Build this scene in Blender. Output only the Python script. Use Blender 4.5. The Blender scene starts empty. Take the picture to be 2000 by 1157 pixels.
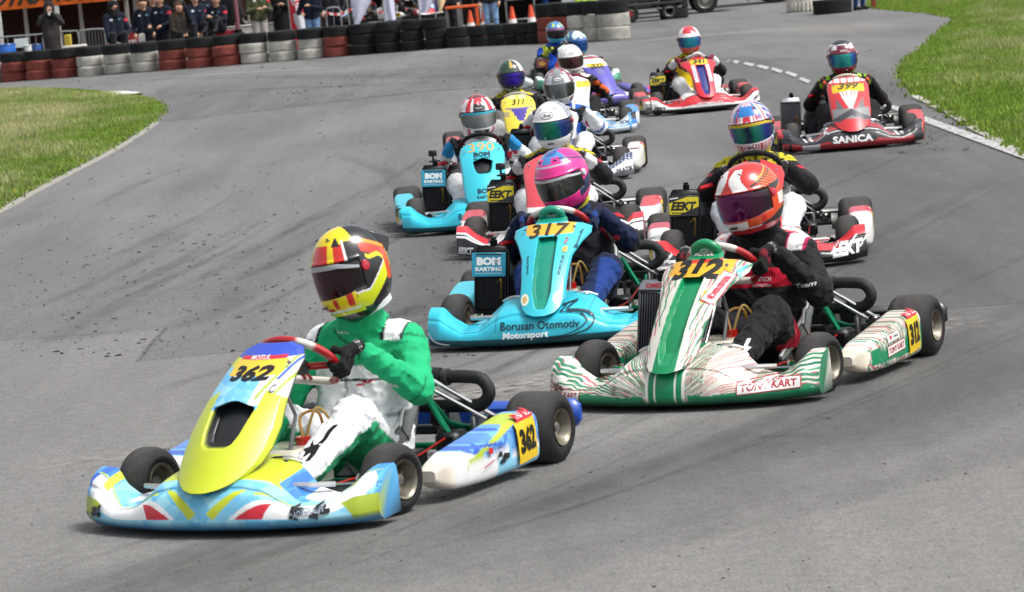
import bpy, bmesh, math, random
import numpy as np
from mathutils import Vector, Matrix
from mathutils.bvhtree import BVHTree
R = math.radians
random.seed(7); rng = np.random.default_rng(7)
sc = bpy.context.scene
col = sc.collection
# ------------------------------------------------------------ camera, world, sun, exposure
CAM_H, CAM_F, PITCH, ROLL = 1.9545, 6530.0, R(5.809), R(5.162)
cF = np.array([0, math.cos(PITCH), -math.sin(PITCH)]); cR0 = np.array([1., 0, 0]); cU0 = np.array([0, math.sin(PITCH), math.cos(PITCH)])
cR = math.cos(ROLL)*cR0 - math.sin(ROLL)*cU0; cU = math.sin(ROLL)*cR0 + math.cos(ROLL)*cU0
cd = bpy.data.cameras.new('camera'); cam = bpy.data.objects.new('camera', cd); col.objects.link(cam)
m = Matrix.Identity(4)
for i in range(3):
    m[i][0] = cR[i]; m[i][1] = cU[i]; m[i][2] = -cF[i]
m[2][3] = CAM_H
cam.matrix_world = m
cd.sensor_width = 36; cd.lens = CAM_F/2000*36; cd.clip_start = .1; cd.clip_end = 2000
cd.dof.use_dof = True; cd.dof.focus_distance = 17.0; cd.dof.aperture_fstop = 10.0
sc.camera = cam
w = bpy.data.worlds.new('World'); sc.world = w; w.use_nodes = True
nt = w.node_tree; bg = nt.nodes['Background']
sky = nt.nodes.new('ShaderNodeTexSky'); sky.sky_type = 'NISHITA'; sky.sun_disc = False
SUN_EL, SUN_AZ = 58, 112
sky.sun_elevation = R(SUN_EL); sky.sun_rotation = R(SUN_AZ); sky.air_density = 1.0; sky.dust_density = 4.0; sky.ozone_density = 1.0
hs = nt.nodes.new('ShaderNodeHueSaturation'); hs.inputs['Saturation'].default_value = .22
nt.links.new(sky.outputs[0], hs.inputs['Color']); nt.links.new(hs.outputs[0], bg.inputs[0]); bg.inputs[1].default_value = .12
sd = bpy.data.lights.new('sun', 'SUN'); sd.energy = 1.9; sd.angle = R(16); sd.color = (1, .97, .93)
so = bpy.data.objects.new('sun', sd); col.objects.link(so)
el, az = R(SUN_EL), R(SUN_AZ)
sv = Vector((math.sin(az)*math.cos(el), math.cos(az)*math.cos(el), math.sin(el)))
so.rotation_euler = sv.to_track_quat('Z', 'Y').to_euler(); so.location = (0, 30, 30)
sc.view_settings.view_transform = 'Standard'; sc.view_settings.look = 'None'; sc.view_settings.gamma = 1
sc.view_settings.use_curve_mapping = False
sc.view_settings.exposure = 0.78
sc.render.engine = 'CYCLES'

def G(px, py, z=0.0):           # point of the ground seen at a photo pixel
    d = cF*CAM_F + cR*(px-1000) - cU*(py-578.5); t = (z-CAM_H)/d[2]; P = d*t
    return float(P[0]), float(P[1])
def W(px, py, Z):               # point of a photo pixel's ray at depth Z
    d = cF*CAM_F + cR*(px-1000) - cU*(py-578.5); P = d*(Z/d[1])
    return float(P[0]), float(P[2]+CAM_H)
# ------------------------------------------------------------ colours and materials
def C(h):
    h = h.lstrip('#'); h = h if len(h) == 6 else ''.join(q*2 for q in h); v = np.array([int(h[i:i+2], 16)/255 for i in (0, 2, 4)])
    return np.where(v <= .04045, v/12.92, ((v+.055)/1.055)**2.4)*.86
MATS = {}
def mat(name, rough=.5, metal=0., coat=0., var=.12, vs=12., bump=0., bs=80., sheen=0., spec=.5, scuff=0.):
    m = bpy.data.materials.new(name); m.use_nodes = True; n = m.node_tree; L = n.links
    b = n.nodes['Principled BSDF']
    at = n.nodes.new('ShaderNodeAttribute'); at.attribute_name = 'Col'
    tc = n.nodes.new('ShaderNodeTexCoord')
    nz = n.nodes.new('ShaderNodeTexNoise'); nz.inputs['Scale'].default_value = vs; nz.inputs['Detail'].default_value = 6; nz.inputs['Roughness'].default_value = .65
    L.new(tc.outputs['Object'], nz.inputs['Vector'])
    mr = n.nodes.new('ShaderNodeMapRange'); mr.inputs[1].default_value = .3; mr.inputs[2].default_value = .7
    mr.inputs[3].default_value = 1-var; mr.inputs[4].default_value = 1+var
    L.new(nz.outputs['Fac'], mr.inputs[0])
    mx = n.nodes.new('ShaderNodeVectorMath'); mx.operation = 'SCALE'
    L.new(at.outputs['Color'], mx.inputs[0]); L.new(mr.outputs[0], mx.inputs['Scale'])
    out = mx.outputs[0]
    if scuff:
        n2 = n.nodes.new('ShaderNodeTexNoise'); n2.inputs['Scale'].default_value = 26; n2.inputs['Detail'].default_value = 9; n2.inputs['Roughness'].default_value = .75
        mp = n.nodes.new('ShaderNodeMapping'); mp.inputs['Scale'].default_value = (.5, .5, 1.6); L.new(tc.outputs['Object'], mp.inputs[0]); L.new(mp.outputs[0], n2.inputs['Vector'])
        r2 = n.nodes.new('ShaderNodeMapRange'); r2.inputs[1].default_value = .60; r2.inputs[2].default_value = .72; r2.inputs[3].default_value = 0; r2.inputs[4].default_value = scuff
        L.new(n2.outputs['Fac'], r2.inputs[0])
        mm = n.nodes.new('ShaderNodeMixRGB'); mm.inputs[2].default_value = (.06, .058, .055, 1); L.new(r2.outputs[0], mm.inputs[0]); L.new(out, mm.inputs[1]); out = mm.outputs[0]
    L.new(out, b.inputs['Base Color'])
    rr = n.nodes.new('ShaderNodeMapRange'); rr.inputs[3].default_value = rough*.8; rr.inputs[4].default_value = min(1, rough*1.25)
    L.new(nz.outputs['Fac'], rr.inputs[0]); L.new(rr.outputs[0], b.inputs['Roughness'])
    b.inputs['Metallic'].default_value = metal; b.inputs['Coat Weight'].default_value = coat; b.inputs['Coat Roughness'].default_value = .12
    b.inputs['Sheen Weight'].default_value = sheen; b.inputs['Specular IOR Level'].default_value = spec
    if bump:
        bn = n.nodes.new('ShaderNodeTexNoise'); bn.inputs['Scale'].default_value = bs; bn.inputs['Detail'].default_value = 5 if bs > 30 else 2.5; bn.inputs['Distortion'].default_value = 0 if bs > 30 else 1.6
        L.new(tc.outputs['Object'], bn.inputs['Vector'])
        bp = n.nodes.new('ShaderNodeBump'); bp.inputs['Strength'].default_value = bump; bp.inputs['Distance'].default_value = .01 if bs > 30 else .035
        L.new(bn.outputs['Fac'], bp.inputs['Height']); L.new(bp.outputs[0], b.inputs['Normal'])
    MATS[name] = m; return m
mat('plastic', .34, coat=.15, var=.06, vs=6, scuff=.35, bump=.04, bs=31)
mat('gloss', .2, coat=.6, var=.03, vs=5, scuff=.06)
mat('decal', .4, var=.04, scuff=.15)
mat('rubber', .6, var=.22, vs=22, bump=.35, bs=120, spec=.35)
mat('tread', .66, var=.30, vs=26, bump=.5, bs=200, spec=.3)
mat('barrier', .8, var=.30, vs=5, bump=.5, bs=40, spec=.25, scuff=.75)
mat('metal', .38, metal=.75, var=.18, vs=25)
mat('chrome', .2, metal=1., var=.08, vs=20)
mat('cloth', .8, var=.05, vs=9, bump=.24, bs=11, sheen=.05, spec=.2)
mat('coarse_cloth', .9, var=.2, vs=5, bump=.4, bs=8, sheen=.05, spec=.2)
mat('visor', .09, metal=.35, coat=.3, var=.05, vs=3)
mat('leaf', .75, var=.18, vs=1.2)
q_ = MATS['leaf'].node_tree; tr_ = q_.nodes.new('ShaderNodeBsdfTranslucent'); ms_ = q_.nodes.new('ShaderNodeMixShader'); ms_.inputs[0].default_value = .45
pb_ = q_.nodes['Principled BSDF']; q_.links.new(pb_.inputs['Base Color'].links[0].from_socket, tr_.inputs[0]); q_.links.new(pb_.outputs[0], ms_.inputs[1]); q_.links.new(tr_.outputs[0], ms_.inputs[2]); q_.links.new(ms_.outputs[0], q_.nodes['Material Output'].inputs[0])
mat('skin', .55, var=.06, vs=20)
mat('matte', .7, var=.15, vs=6, scuff=.25)

def mesh_of(name, V, F, cols=None, m='plastic', sharp=40, recalc=False):
    me = bpy.data.meshes.new(name)
    V = np.asarray(V, float)
    me.from_pydata(V.tolist(), [], F)
    if cols is None: cols = np.tile(C('#808080'), (len(V), 1))
    cols = np.asarray(cols, float)
    if cols.ndim == 1: cols = np.tile(cols, (len(V), 1))
    ca = me.color_attributes.new('Col', 'FLOAT_COLOR', 'POINT')
    buf = np.ones((len(V), 4)); buf[:, :3] = cols
    ca.data.foreach_set('color', buf.ravel())
    me.polygons.foreach_set('use_smooth', np.ones(len(me.polygons), bool))
    me.materials.append(MATS[m])
    if recalc:
        b = bmesh.new(); b.from_mesh(me); bmesh.ops.recalc_face_normals(b, faces=b.faces); b.to_mesh(me); b.free()
    if sharp: me.set_sharp_from_angle(angle=R(sharp))
    me.update(); return me
def link(name, me, parent=None, loc=None, rot=None):
    o = bpy.data.objects.new(name, me); col.objects.link(o); o.parent = parent
    if loc is not None: o.location = loc
    if rot is not None: o.rotation_euler = rot
    return o
def tag(o, label=None, cat=None, group=None, kind=None):
    if label: o['label'] = label
    if cat: o['category'] = cat
    if group: o['group'] = group
    if kind: o['kind'] = kind
    return o
def empty(name, loc, rz, label, cat, group=None):
    o = link(name, None, None, loc, (0, 0, rz)); o.empty_display_size = .1
    return tag(o, label, cat, group)

def rotm(rx=0, ry=0, rz=0):
    return np.array((Matrix.Rotation(rz, 3, 'Z') @ Matrix.Rotation(ry, 3, 'Y') @ Matrix.Rotation(rx, 3, 'X')))
def smooth_path(pts, n=6):
    P = np.array(pts, float); out = []
    Q = np.vstack([2*P[0]-P[1], P, 2*P[-1]-P[-2]])
    for i in range(1, len(Q)-2):
        for k in range(n):
            t = k/n; a, b, c, d = Q[i-1], Q[i], Q[i+1], Q[i+2]
            out.append(.5*((2*b)+(c-a)*t+(2*a-5*b+4*c-d)*t*t+(3*b-a-3*c+d)*t**3))
    out.append(P[-1]); return np.array(out)
class MB:
    def __init__(s, col='#808080'): s.v = []; s.f = []; s.c = []; s.n = 0; s.col = C(col)
    def add(s, V, F, c=None):
        V = np.asarray(V, float).reshape(-1, 3)
        s.v.append(V); s.f += [tuple(i+s.n for i in f) for f in F]
        c = s.col if c is None else (C(c) if isinstance(c, str) else np.asarray(c))
        if c.ndim == 1: c = np.tile(c, (len(V), 1))
        s.c.append(c); s.n += len(V); return s
    def box(s, c, size, rot=None, b=.004, color=None, taper=None):
        h = np.array(size)/2; b = min(b, .45*min(size)); V = []; idx = {}
        for sx in (-1, 1):
            for sy in (-1, 1):
                for sz in (-1, 1):
                    for ax in range(3):
                        p = h-b; p = p.copy(); p[ax] = h[ax]
                        q = p*np.array([sx, sy, sz])
                        if taper is not None and sz > 0: q[:2] = q[:2]*taper
                        idx[(sx, sy, sz, ax)] = len(V); V.append(q)
        F = []
        for ax in range(3):
            o = [a for a in range(3) if a != ax]
            for sg in (-1, 1):
                k = []
                for (p, q) in ((-1, -1), (1, -1), (1, 1), (-1, 1)):
                    s3 = [0, 0, 0]; s3[ax] = sg; s3[o[0]] = p; s3[o[1]] = q; k.append(idx[(*s3, ax)])
                flip = (sg > 0) != (ax == 1)
                F.append(k if flip else k[::-1])
                for q in (-1, 1):
                    if ax == 0:
                        pass
        for a1, a2 in ((0, 1), (0, 2), (1, 2)):
            a3 = 3-a1-a2
            for p in (-1, 1):
                for q in (-1, 1):
                    k = []
                    for (r_, ax) in ((-1, a1), (1, a1), (1, a2), (-1, a2)):
                        s3 = [0, 0, 0]; s3[a1] = p; s3[a2] = q; s3[a3] = r_; k.append(idx[(*s3, ax)])
                    F.append(k)
        for sx in (-1, 1):
            for sy in (-1, 1):
                for sz in (-1, 1): F.append([idx[(sx, sy, sz, a)] for a in range(3)])
        V = np.array(V)
        # orient outwards
        F2 = []
        for f in F:
            P = V[f]; nrm = np.cross(P[1]-P[0], P[2]-P[0]); F2.append(f if nrm @ P.mean(0) > 0 else f[::-1])
        if rot is not None: V = V @ np.array(rot).T
        return s.add(V+np.array(c), F2, color)
    def tube(s, pts, r, n=8, color=None, closed=False, sm=0, cap=True):
        P = smooth_path(pts, sm) if sm else np.array(pts, float)
        k = len(P); rr = np.full(k, r) if np.isscalar(r) else np.interp(np.linspace(0, 1, k), np.linspace(0, 1, len(r)), r)
        T = np.gradient(P, axis=0) if not closed else (np.roll(P, -1, 0)-np.roll(P, 1, 0))
        T /= np.linalg.norm(T, axis=1)[:, None]+1e-12
        up = np.array([0, 0, 1.]) if abs(T[0][2]) < .9 else np.array([1., 0, 0])
        N = np.cross(T[0], up); N /= np.linalg.norm(N); V = []
        for i in range(k):
            N = N-(N@T[i])*T[i]; N /= np.linalg.norm(N); B = np.cross(T[i], N)
            for j in range(n):
                a = 2*math.pi*j/n; V.append(P[i]+rr[i]*(math.cos(a)*N+math.sin(a)*B))
        F = []
        for i in range(k if closed else k-1):
            for j in range(n):
                a, b = i*n+j, i*n+(j+1) % n; c, d = ((i+1) % k)*n+(j+1) % n, ((i+1) % k)*n+j
                F.append((a, b, c, d))
        if not closed and cap: F += [tuple(range(n))[::-1], tuple((k-1)*n+j for j in range(n))]
        return s.add(V, F, color)
    def lathe(s, prof, o=(0, 0, 0), axis='z', n=32, color=None, cap=True):
        V = []; k = len(prof); cc = []
        for i in range(n):
            a = 2*math.pi*i/n
            for p in prof:
                r, z = p[0], p[1]; x, y = r*math.cos(a), r*math.sin(a)
                V.append((x, y, z) if axis == 'z' else ((z, x, y) if axis == 'x' else (y, z, x)))
                if len(p) > 2: cc.append(C(p[2]))
        F = [(i*k+j, ((i+1) % n)*k+j, ((i+1) % n)*k+j+1, i*k+j+1) for i in range(n) for j in range(k-1)]
        if cap:
            if prof[0][0] > 1e-6: F.append(tuple(i*k for i in range(n))[::-1])
            if prof[-1][0] > 1e-6: F.append(tuple(i*k+k-1 for i in range(n)))
        return s.add(np.array(V)+np.array(o), F, np.array(cc) if cc else color)
    def grid(s, P, color=None, closeu=False):
        nu, nv = P.shape[:2]
        F = [(i*nv+j, ((i+1) % nu)*nv+j, ((i+1) % nu)*nv+j+1, i*nv+j+1) for i in range(nu if closeu else nu-1) for j in range(nv-1)]
        return s.add(P.reshape(-1, 3), F, color)
    def mesh(s, name, m='plastic', sharp=40, recalc=False):
        return mesh_of(name, np.vstack(s.v), s.f, np.vstack(s.c), m, sharp, recalc)
    def obj(s, name, m='plastic', parent=None, sharp=40, recalc=False, loc=None, rot=None):
        return link(name, s.mesh(name, m, sharp, recalc), parent, loc, rot)

# ------------------------------------------------------------ signed distance surfaces (surface nets)
def cone_d(P, a, b, ra, rb):
    a = np.array(a, float); b = np.array(b, float); ab = b-a
    t = np.clip(((P-a) @ ab)/(ab @ ab+1e-12), 0, 1)
    return np.linalg.norm(P-(a+t[..., None]*ab), axis=-1)-(ra+t*(rb-ra)), t
def smin(a, b, k):
    h = np.clip(.5+.5*(b-a)/k, 0, 1); return b*(1-h)+a*h-k*h*(1-h)
def nets(f, lo, hi, h):
    lo = np.array(lo, float); n = np.ceil((np.array(hi)-lo)/h).astype(int)+1
    ax = [lo[i]+h*np.arange(n[i]) for i in range(3)]
    X = np.stack(np.meshgrid(*ax, indexing='ij'), -1)
    D = f(X.reshape(-1, 3)).reshape(n)
    S = D < 0
    n1 = n-1
    acc = np.zeros((*n1, 3)); cnt = np.zeros(n1)
    offs = [(0, 0, 0), (1, 0, 0), (0, 1, 0), (1, 1, 0), (0, 0, 1), (1, 0, 1), (0, 1, 1), (1, 1, 1)]
    sl = lambda o: tuple(slice(o[i], o[i]+n1[i]) for i in range(3))
    for i in range(8):
        for ax_ in range(3):
            if offs[i][ax_] == 0:
                o2 = list(offs[i]); o2[ax_] = 1
                A, B = D[sl(offs[i])], D[sl(o2)]; mk = (A < 0) != (B < 0)
                t = np.where(mk, A/(A-B+1e-20), 0)
                p = [np.full(n1, float(offs[i][q])) for q in range(3)]; p[ax_] = t
                for q in range(3): acc[..., q] += np.where(mk, p[q], 0)
                cnt += mk
    act = cnt > 0; ids = -np.ones(n1, int); ids[act] = np.arange(act.sum())
    base = np.stack(np.meshgrid(*[np.arange(q) for q in n1], indexing='ij'), -1)
    V = lo+h*(base[act]+acc[act]/cnt[act][:, None])
    F = []
    for ax_ in range(3):
        o = [(ax_+1) % 3, (ax_+2) % 3]
        a = [slice(None)]*3; a[ax_] = slice(0, n[ax_]-1); b = [slice(None)]*3; b[ax_] = slice(1, None)
        A, B = S[tuple(a)], S[tuple(b)]; E = np.argwhere(A != B)
        E = E[(E[:, o[0]] > 0) & (E[:, o[1]] > 0) & (E[:, o[0]] < n[o[0]]-1) & (E[:, o[1]] < n[o[1]]-1)]
        if len(E) == 0: continue
        q = []
        for (du, dv) in ((1, 1), (0, 1), (0, 0), (1, 0)):
            e = E.copy(); e[:, o[0]] -= du; e[:, o[1]] -= dv; q.append(ids[tuple(e.T)])
        q = np.stack(q, 1); inside = A[tuple(E.T)]
        q[~inside] = q[~inside][:, ::-1]
        F += [tuple(r_) for r_ in q.tolist()]
    return V, F
def bones_sdf(B, k=.03, fold=0., seed=0):
    def f(P):
        d = None
        for (a, b, ra, rb, *_) in B:
            e, _t = cone_d(P, a, b, ra, rb)
            d = e if d is None else smin(d, e, k)
        if fold:
            w_ = P+.035*np.sin(19*P[:, [1, 2, 0]]+seed)+.012*np.sin(47*P[:, [2, 0, 1]]+2*seed)
            q = np.sin(34*w_[:, 0]+26*w_[:, 2])*np.sin(41*w_[:, 2]-23*w_[:, 1]+seed)+.5*np.sin(75*w_[:, 1]+48*w_[:, 2])*np.sin(62*w_[:, 0]-30*w_[:, 2])
            d = d-fold*1.3*np.clip(1-np.abs(q), 0, 1)**2.2
        return d
    return f
def bbox(B, pad=.03):
    P = np.array([p for b in B for p in (b[0], b[1])], float); r = max(max(b[2], b[3]) for b in B)
    return P.min(0)-r-pad, P.max(0)+r+pad
def nearest_bone(B, P):
    best = np.full(len(P), 9.); ids = np.zeros(len(P), int); T = np.zeros(len(P))
    for i, (a, b, ra, rb, *_) in enumerate(B):
        e, t = cone_d(P, a, b, ra, rb); k = e < best; best[k] = e[k]; ids[k] = i; T[k] = t[k]
    return ids, T

# ------------------------------------------------------------ writing
_tc = {}
def text2d(s, bold=0., shear=0.):
    key = (s, bold, shear)
    if key in _tc: return _tc[key]
    cu = bpy.data.curves.new('t', 'FONT'); cu.body = s; cu.size = 1; cu.offset = bold; cu.shear = shear; cu.resolution_u = 2; cu.fill_mode = 'FRONT'
    o = bpy.data.objects.new('t', cu); me = o.to_mesh()
    V = np.array([v.co[:2] for v in me.vertices]); F = [tuple(p.vertices) for p in me.polygons]
    o.to_mesh_clear(); bpy.data.objects.remove(o); bpy.data.curves.remove(cu)
    mn, mx_ = V.min(0), V.max(0); V = (V-(mn+mx_)/2)/(mx_[1]-mn[1])
    _tc[key] = (V, F); return V, F
def T(s, h, x=0, y=0, c='#101010', wd=None, bold=.02, shear=0., rot=0., arc=0.):
    V, F = text2d(s, bold, shear); V = V*h
    if wd: V = V*np.array([wd/(V[:, 0].max()-V[:, 0].min()), 1])
    if arc: V = np.stack([V[:, 0], V[:, 1]-arc*V[:, 0]**2], 1)
    if rot: a = R(rot); V = V @ np.array([[math.cos(a), math.sin(a)], [-math.sin(a), math.cos(a)]])
    return V+np.array([x, y]), F, C(c)
def Q(pts, c='#ffffff'):
    return np.array(pts, float), [tuple(range(len(pts)))], C(c)
def rect(x, y, w_, h, c='#ffffff', rot=0):
    V = np.array([(-w_/2, -h/2), (w_/2, -h/2), (w_/2, h/2), (-w_/2, h/2)])
    if rot: a = R(rot); V = V @ np.array([[math.cos(a), math.sin(a)], [-math.sin(a), math.cos(a)]])
    return V+np.array([x, y]), [(0, 1, 2, 3)], C(c)
def ell(x, y, a, b, c, n=20):
    t = np.arange(n)/n*2*math.pi; return np.stack([x+a*np.cos(t), y+b*np.sin(t)], 1), [tuple(range(n))], C(c)
def star(x, y, r, c, n=5, q=.42, rot=0):
    t = np.arange(2*n)/(2*n)*2*math.pi+math.pi/2+rot; rr = np.where(np.arange(2*n) % 2, r*q, r)
    return np.stack([x+rr*np.cos(t), y+rr*np.sin(t)], 1), [tuple(range(2*n))], C(c)
def ring(x, y, a, b, th, c, n=28, a0=0., a1=360.):
    t = np.radians(np.linspace(a0, a1, n)); V = np.vstack([np.stack([x+a*np.cos(t), y+b*np.sin(t)], 1), np.stack([x+(a-th)*np.cos(t), y+(b-th)*np.sin(t)], 1)])
    return V, [(i, i+1, n+i+1, n+i) for i in range(n-1)], C(c)
def line(pts, w_, c, n=6):
    P = smooth_path([(*p, 0) for p in pts], n)[:, :2]; t = np.gradient(P, axis=0); t /= np.linalg.norm(t, axis=1)[:, None]+1e-9; N = np.stack([-t[:, 1], t[:, 0]], 1); k = len(P); wv = (w_*(.45+.55*np.sin(np.linspace(.3, 2.9, k))))[:, None]/2
    return np.vstack([P+N*wv, P-N*wv]), [(i, i+1, k+i+1, k+i) for i in range(k-1)], C(c)
def bvh_of(o):
    me = o.data; return BVHTree.FromPolygons([v.co[:] for v in me.vertices], [tuple(p.vertices) for p in me.polygons])
def clusters(items):
    out = []
    for it in items:
        lo = it[0].min(0)-.035; hi = it[0].max(0)+.035; hit = [c for c in out if (c[0] < hi).all() and (c[1] > lo).all()]
        new = [lo, hi, [it]]
        for c in hit: new = [np.minimum(new[0], c[0]), np.maximum(new[1], c[1]), c[2]+new[2]]
        out = [c for c in out if not any(c is h for h in hit)]+[new]
    return [c[2] for c in out]
def decal(parent, bvh, items, *a, **k):
    for g in clusters(items): decal1(parent, bvh, g, *a, **k)
def decal1(parent, bvh, items, O, ex, ey, d, off=.0018, name='lettering', step=.025, m='decal'):
    O, ex, ey, d = (np.array(q, float) for q in (O, ex, ey, d)); VV = []; FF = []; CC = []; n = 0
    for k, (V, F, c) in enumerate(items):
        b = bmesh.new(); vs = [b.verts.new((p[0], p[1], 0)) for p in V]
        for f in F:
            try: b.faces.new([vs[i] for i in f])
            except ValueError: pass
        bmesh.ops.triangulate(b, faces=b.faces)
        for _ in range(4):
            L_ = [e for e in b.edges if e.calc_length() > step]
            if not L_: break
            bmesh.ops.subdivide_edges(b, edges=L_, cuts=1, use_grid_fill=False); bmesh.ops.triangulate(b, faces=b.faces)
        b.verts.index_update(); ok = []; P = []
        for v in b.verts:
            o = O+ex*v.co.x+ey*v.co.y; h = bvh.ray_cast(Vector(o), Vector(d), 3.)
            if h[0] is None: ok.append(-1); continue
            nn = h[1] if h[1].dot(Vector(d)) < 0 else -h[1]
            ok.append(n+len(P)); P.append(np.array(h[0]+nn*(off+.0009*k)))
        for f in b.faces:
            q = [ok[v.index] for v in f.verts]
            if min(q) >= 0:
                p = [P[i-n] for i in q]
                if max(np.linalg.norm(p[0]-p[1]), np.linalg.norm(p[1]-p[2]), np.linalg.norm(p[2]-p[0])) < 4.5*step: FF.append(tuple(q))
        VV += P; CC += [c]*len(P); n += len(P); b.free()
    if not FF: return None
    return link(name, mesh_of(name, VV, FF, CC, m, 0), parent)
def inpoly(x, y, poly):
    r_ = np.zeros(x.shape, bool); j = len(poly)-1
    for i in range(len(poly)):
        xi, yi = poly[i]; xj, yj = poly[j]
        if yi != yj: r_ ^= ((yi > y) != (yj > y)) & (x < (xj-xi)*(y-yi)/(yj-yi)+xi)
        j = i
    return r_
def hsh(*a):
    s_ = 0
    for i, q in enumerate(a): s_ = s_+np.floor(q)*(12.9898+37.719*i)
    return np.abs(np.sin(s_)*43758.5453) % 1
def interp(x, xs, ys):    # smoothed piecewise curve
    xs = np.array(xs, float); ys = np.array(ys, float)
    xx = np.linspace(xs[0], xs[-1], 200); yy = np.interp(xx, xs, ys); k = np.hanning(13); k /= k.sum()
    y2 = np.convolve(np.pad(yy, 6, mode='edge'), k, 'valid'); return np.interp(x, xx, y2)
# ------------------------------------------------------------ kart parts
_mc = {}
def cached(key, fn):
    if key not in _mc: _mc[key] = fn()
    return _mc[key]
def wheel_meshes(r, w_, rimc):
    def mk():
        h = w_/2; q = .022
        prof = [(.066, -h+.012), (.078, -h+.004), (.092, -h-.002), (r-.034, -h-.001), (r-.014, -h+.012), (r-.004, -h+.028), (r, -h+.045), (r+.001, 0), (r, h-.045), (r-.004, h-.028), (r-.014, h-.012), (r-.034, h+.001), (.092, h+.002), (.078, h-.004), (.066, h-.012)]
        cs = ['#1c1c1d']*3+['#232324', '#2c2c2d', '#3a3938', '#444240', '#464443', '#444240', '#3a3938', '#2c2c2d', '#232324']+['#1c1c1d']*3
        t = MB(); t.lathe([(p[0], p[1], c) for p, c in zip(prof, cs)], axis='x', n=48, cap=False)
        ri = MB(rimc)
        ri.lathe([(.060, -h+.006), (.071, -h+.001), (.0715, -h+.006), (.066, -h+.016), (.058, -h+.03), (.058, h-.03), (.066, h-.016), (.0715, h-.006), (.071, h-.001), (.0655, h-.006), (.060, h-.012), (.054, h-.045), (.046, h-.058), (.030, h-.050), (.024, h-.052), (.0, h-.052)], axis='x', n=36, cap=False)
        ri.lathe([(.060, -h+.006), (.054, -h+.03), (.03, -h+.04), (0, -h+.04)], axis='x', n=36, cap=False)
        hb = MB('#8b8a86'); hb.lathe([(0, -h+.03), (.022, -h+.03), (.022, h-.03), (.018, h-.022), (.0, h-.02)], axis='x', n=16)
        for k in range(3):
            a = k*2.094+.5; hb.lathe([(0, h-.055), (.007, h-.055), (.007, h-.040), (0, h-.039)], o=(0, .036*math.cos(a), .036*math.sin(a)), axis='x', n=6)
        mk_ = MB('#d8d6d0'); 
        return t.mesh('tyre', 'tread', 60), ri.mesh('rim', 'metal', 35), hb.mesh('wheel', 'metal', 35)
    return cached(('w', r, w_, rimc), mk)
def nose_grid(nu, nv):
    x = np.linspace(-.64, .64, nu); ax = np.abs(x)
    zt = interp(ax, [0, .15, .23, .34, .44, .52, .57, .64], [.250, .250, .228, .138, .118, .165, .212, .215])
    yb = interp(ax, [0, .25, .42, .5, .56, .64], [-.66, -.67, -.72, -.71, -.675, -.665])
    yf = interp(ax, [0, .2, .4, .5, .58, .64], [-1.0, -.99, -.94, -.90, -.86, -.80])
    zb = interp(ax, [0, .5, .64], [.028, .028, .034])
    k = np.clip((ax-.36)/.16, 0, 1)
    P = []; Vp = []
    def add(y, z, v): P.append(np.stack([x*.96, y, z], 1)); Vp.append(v)
    add(yb+.02, zt-.055, 1.1); add(yb+.012, zt-.012, 1.04)
    for v in np.linspace(1, 0, nv):
        p0 = np.stack([yf, zb+.035], 1); p1 = np.stack([yf+.01, zb+.035+.85*(zt-zb-.035)], 1)
        p2 = np.stack([yb-(.20-.16*k)*1.0, zt-.035+.03*k], 1); p3 = np.stack([yb, zt], 1)
        q = (1-v)**3*p0+3*(1-v)**2*v*p1+3*(1-v)*v*v*p2+v**3*p3
        crease = .010*np.exp(-((v-.33)/.035)**2)*(1-.3*k)
        add(q[:, 0]+crease, q[:, 1], v)
    add(yf+.012, zb+.012, -.05); add(yf+.035, zb, -.1); add(yb+.02, zb+.005, -.3)
    P = np.stack(P, 1); U = np.repeat(x[:, None], P.shape[1], 1); Vv = np.repeat(np.array(Vp)[None], nu, 0)
    return P, U, Vv
PANELS = {
 'tony': ([0, .02, .06, .12, .3, .5, .63, .72, .80, .86, .89, .95, 1], [.03, .075, .10, .115, .118, .13, .165, .20, .20, .15, .085, .075, .05]),
 'wide': ([0, .015, .04, .08, .14, .3, .55, .75, .88, .95, 1], [.03, .07, .11, .145, .165, .176, .180, .184, .165, .12, .06]),
 'mid': ([0, .015, .04, .08, .14, .3, .55, .75, .88, .95, 1], [.03, .065, .10, .13, .148, .157, .16, .167, .15, .11, .05]),
 'big':  ([0, .015, .04, .08, .14, .22, .35, .5, .7, .85, .95, 1], [.03, .075, .11, .14, .165, .178, .180, .166, .15, .142, .115, .065]),
 'slim': ([0, .03, .08, .16, .4, .6, .75, .86, .93, 1], [.04, .09, .12, .135, .14, .16, .175, .16, .11, .05])}
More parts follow.
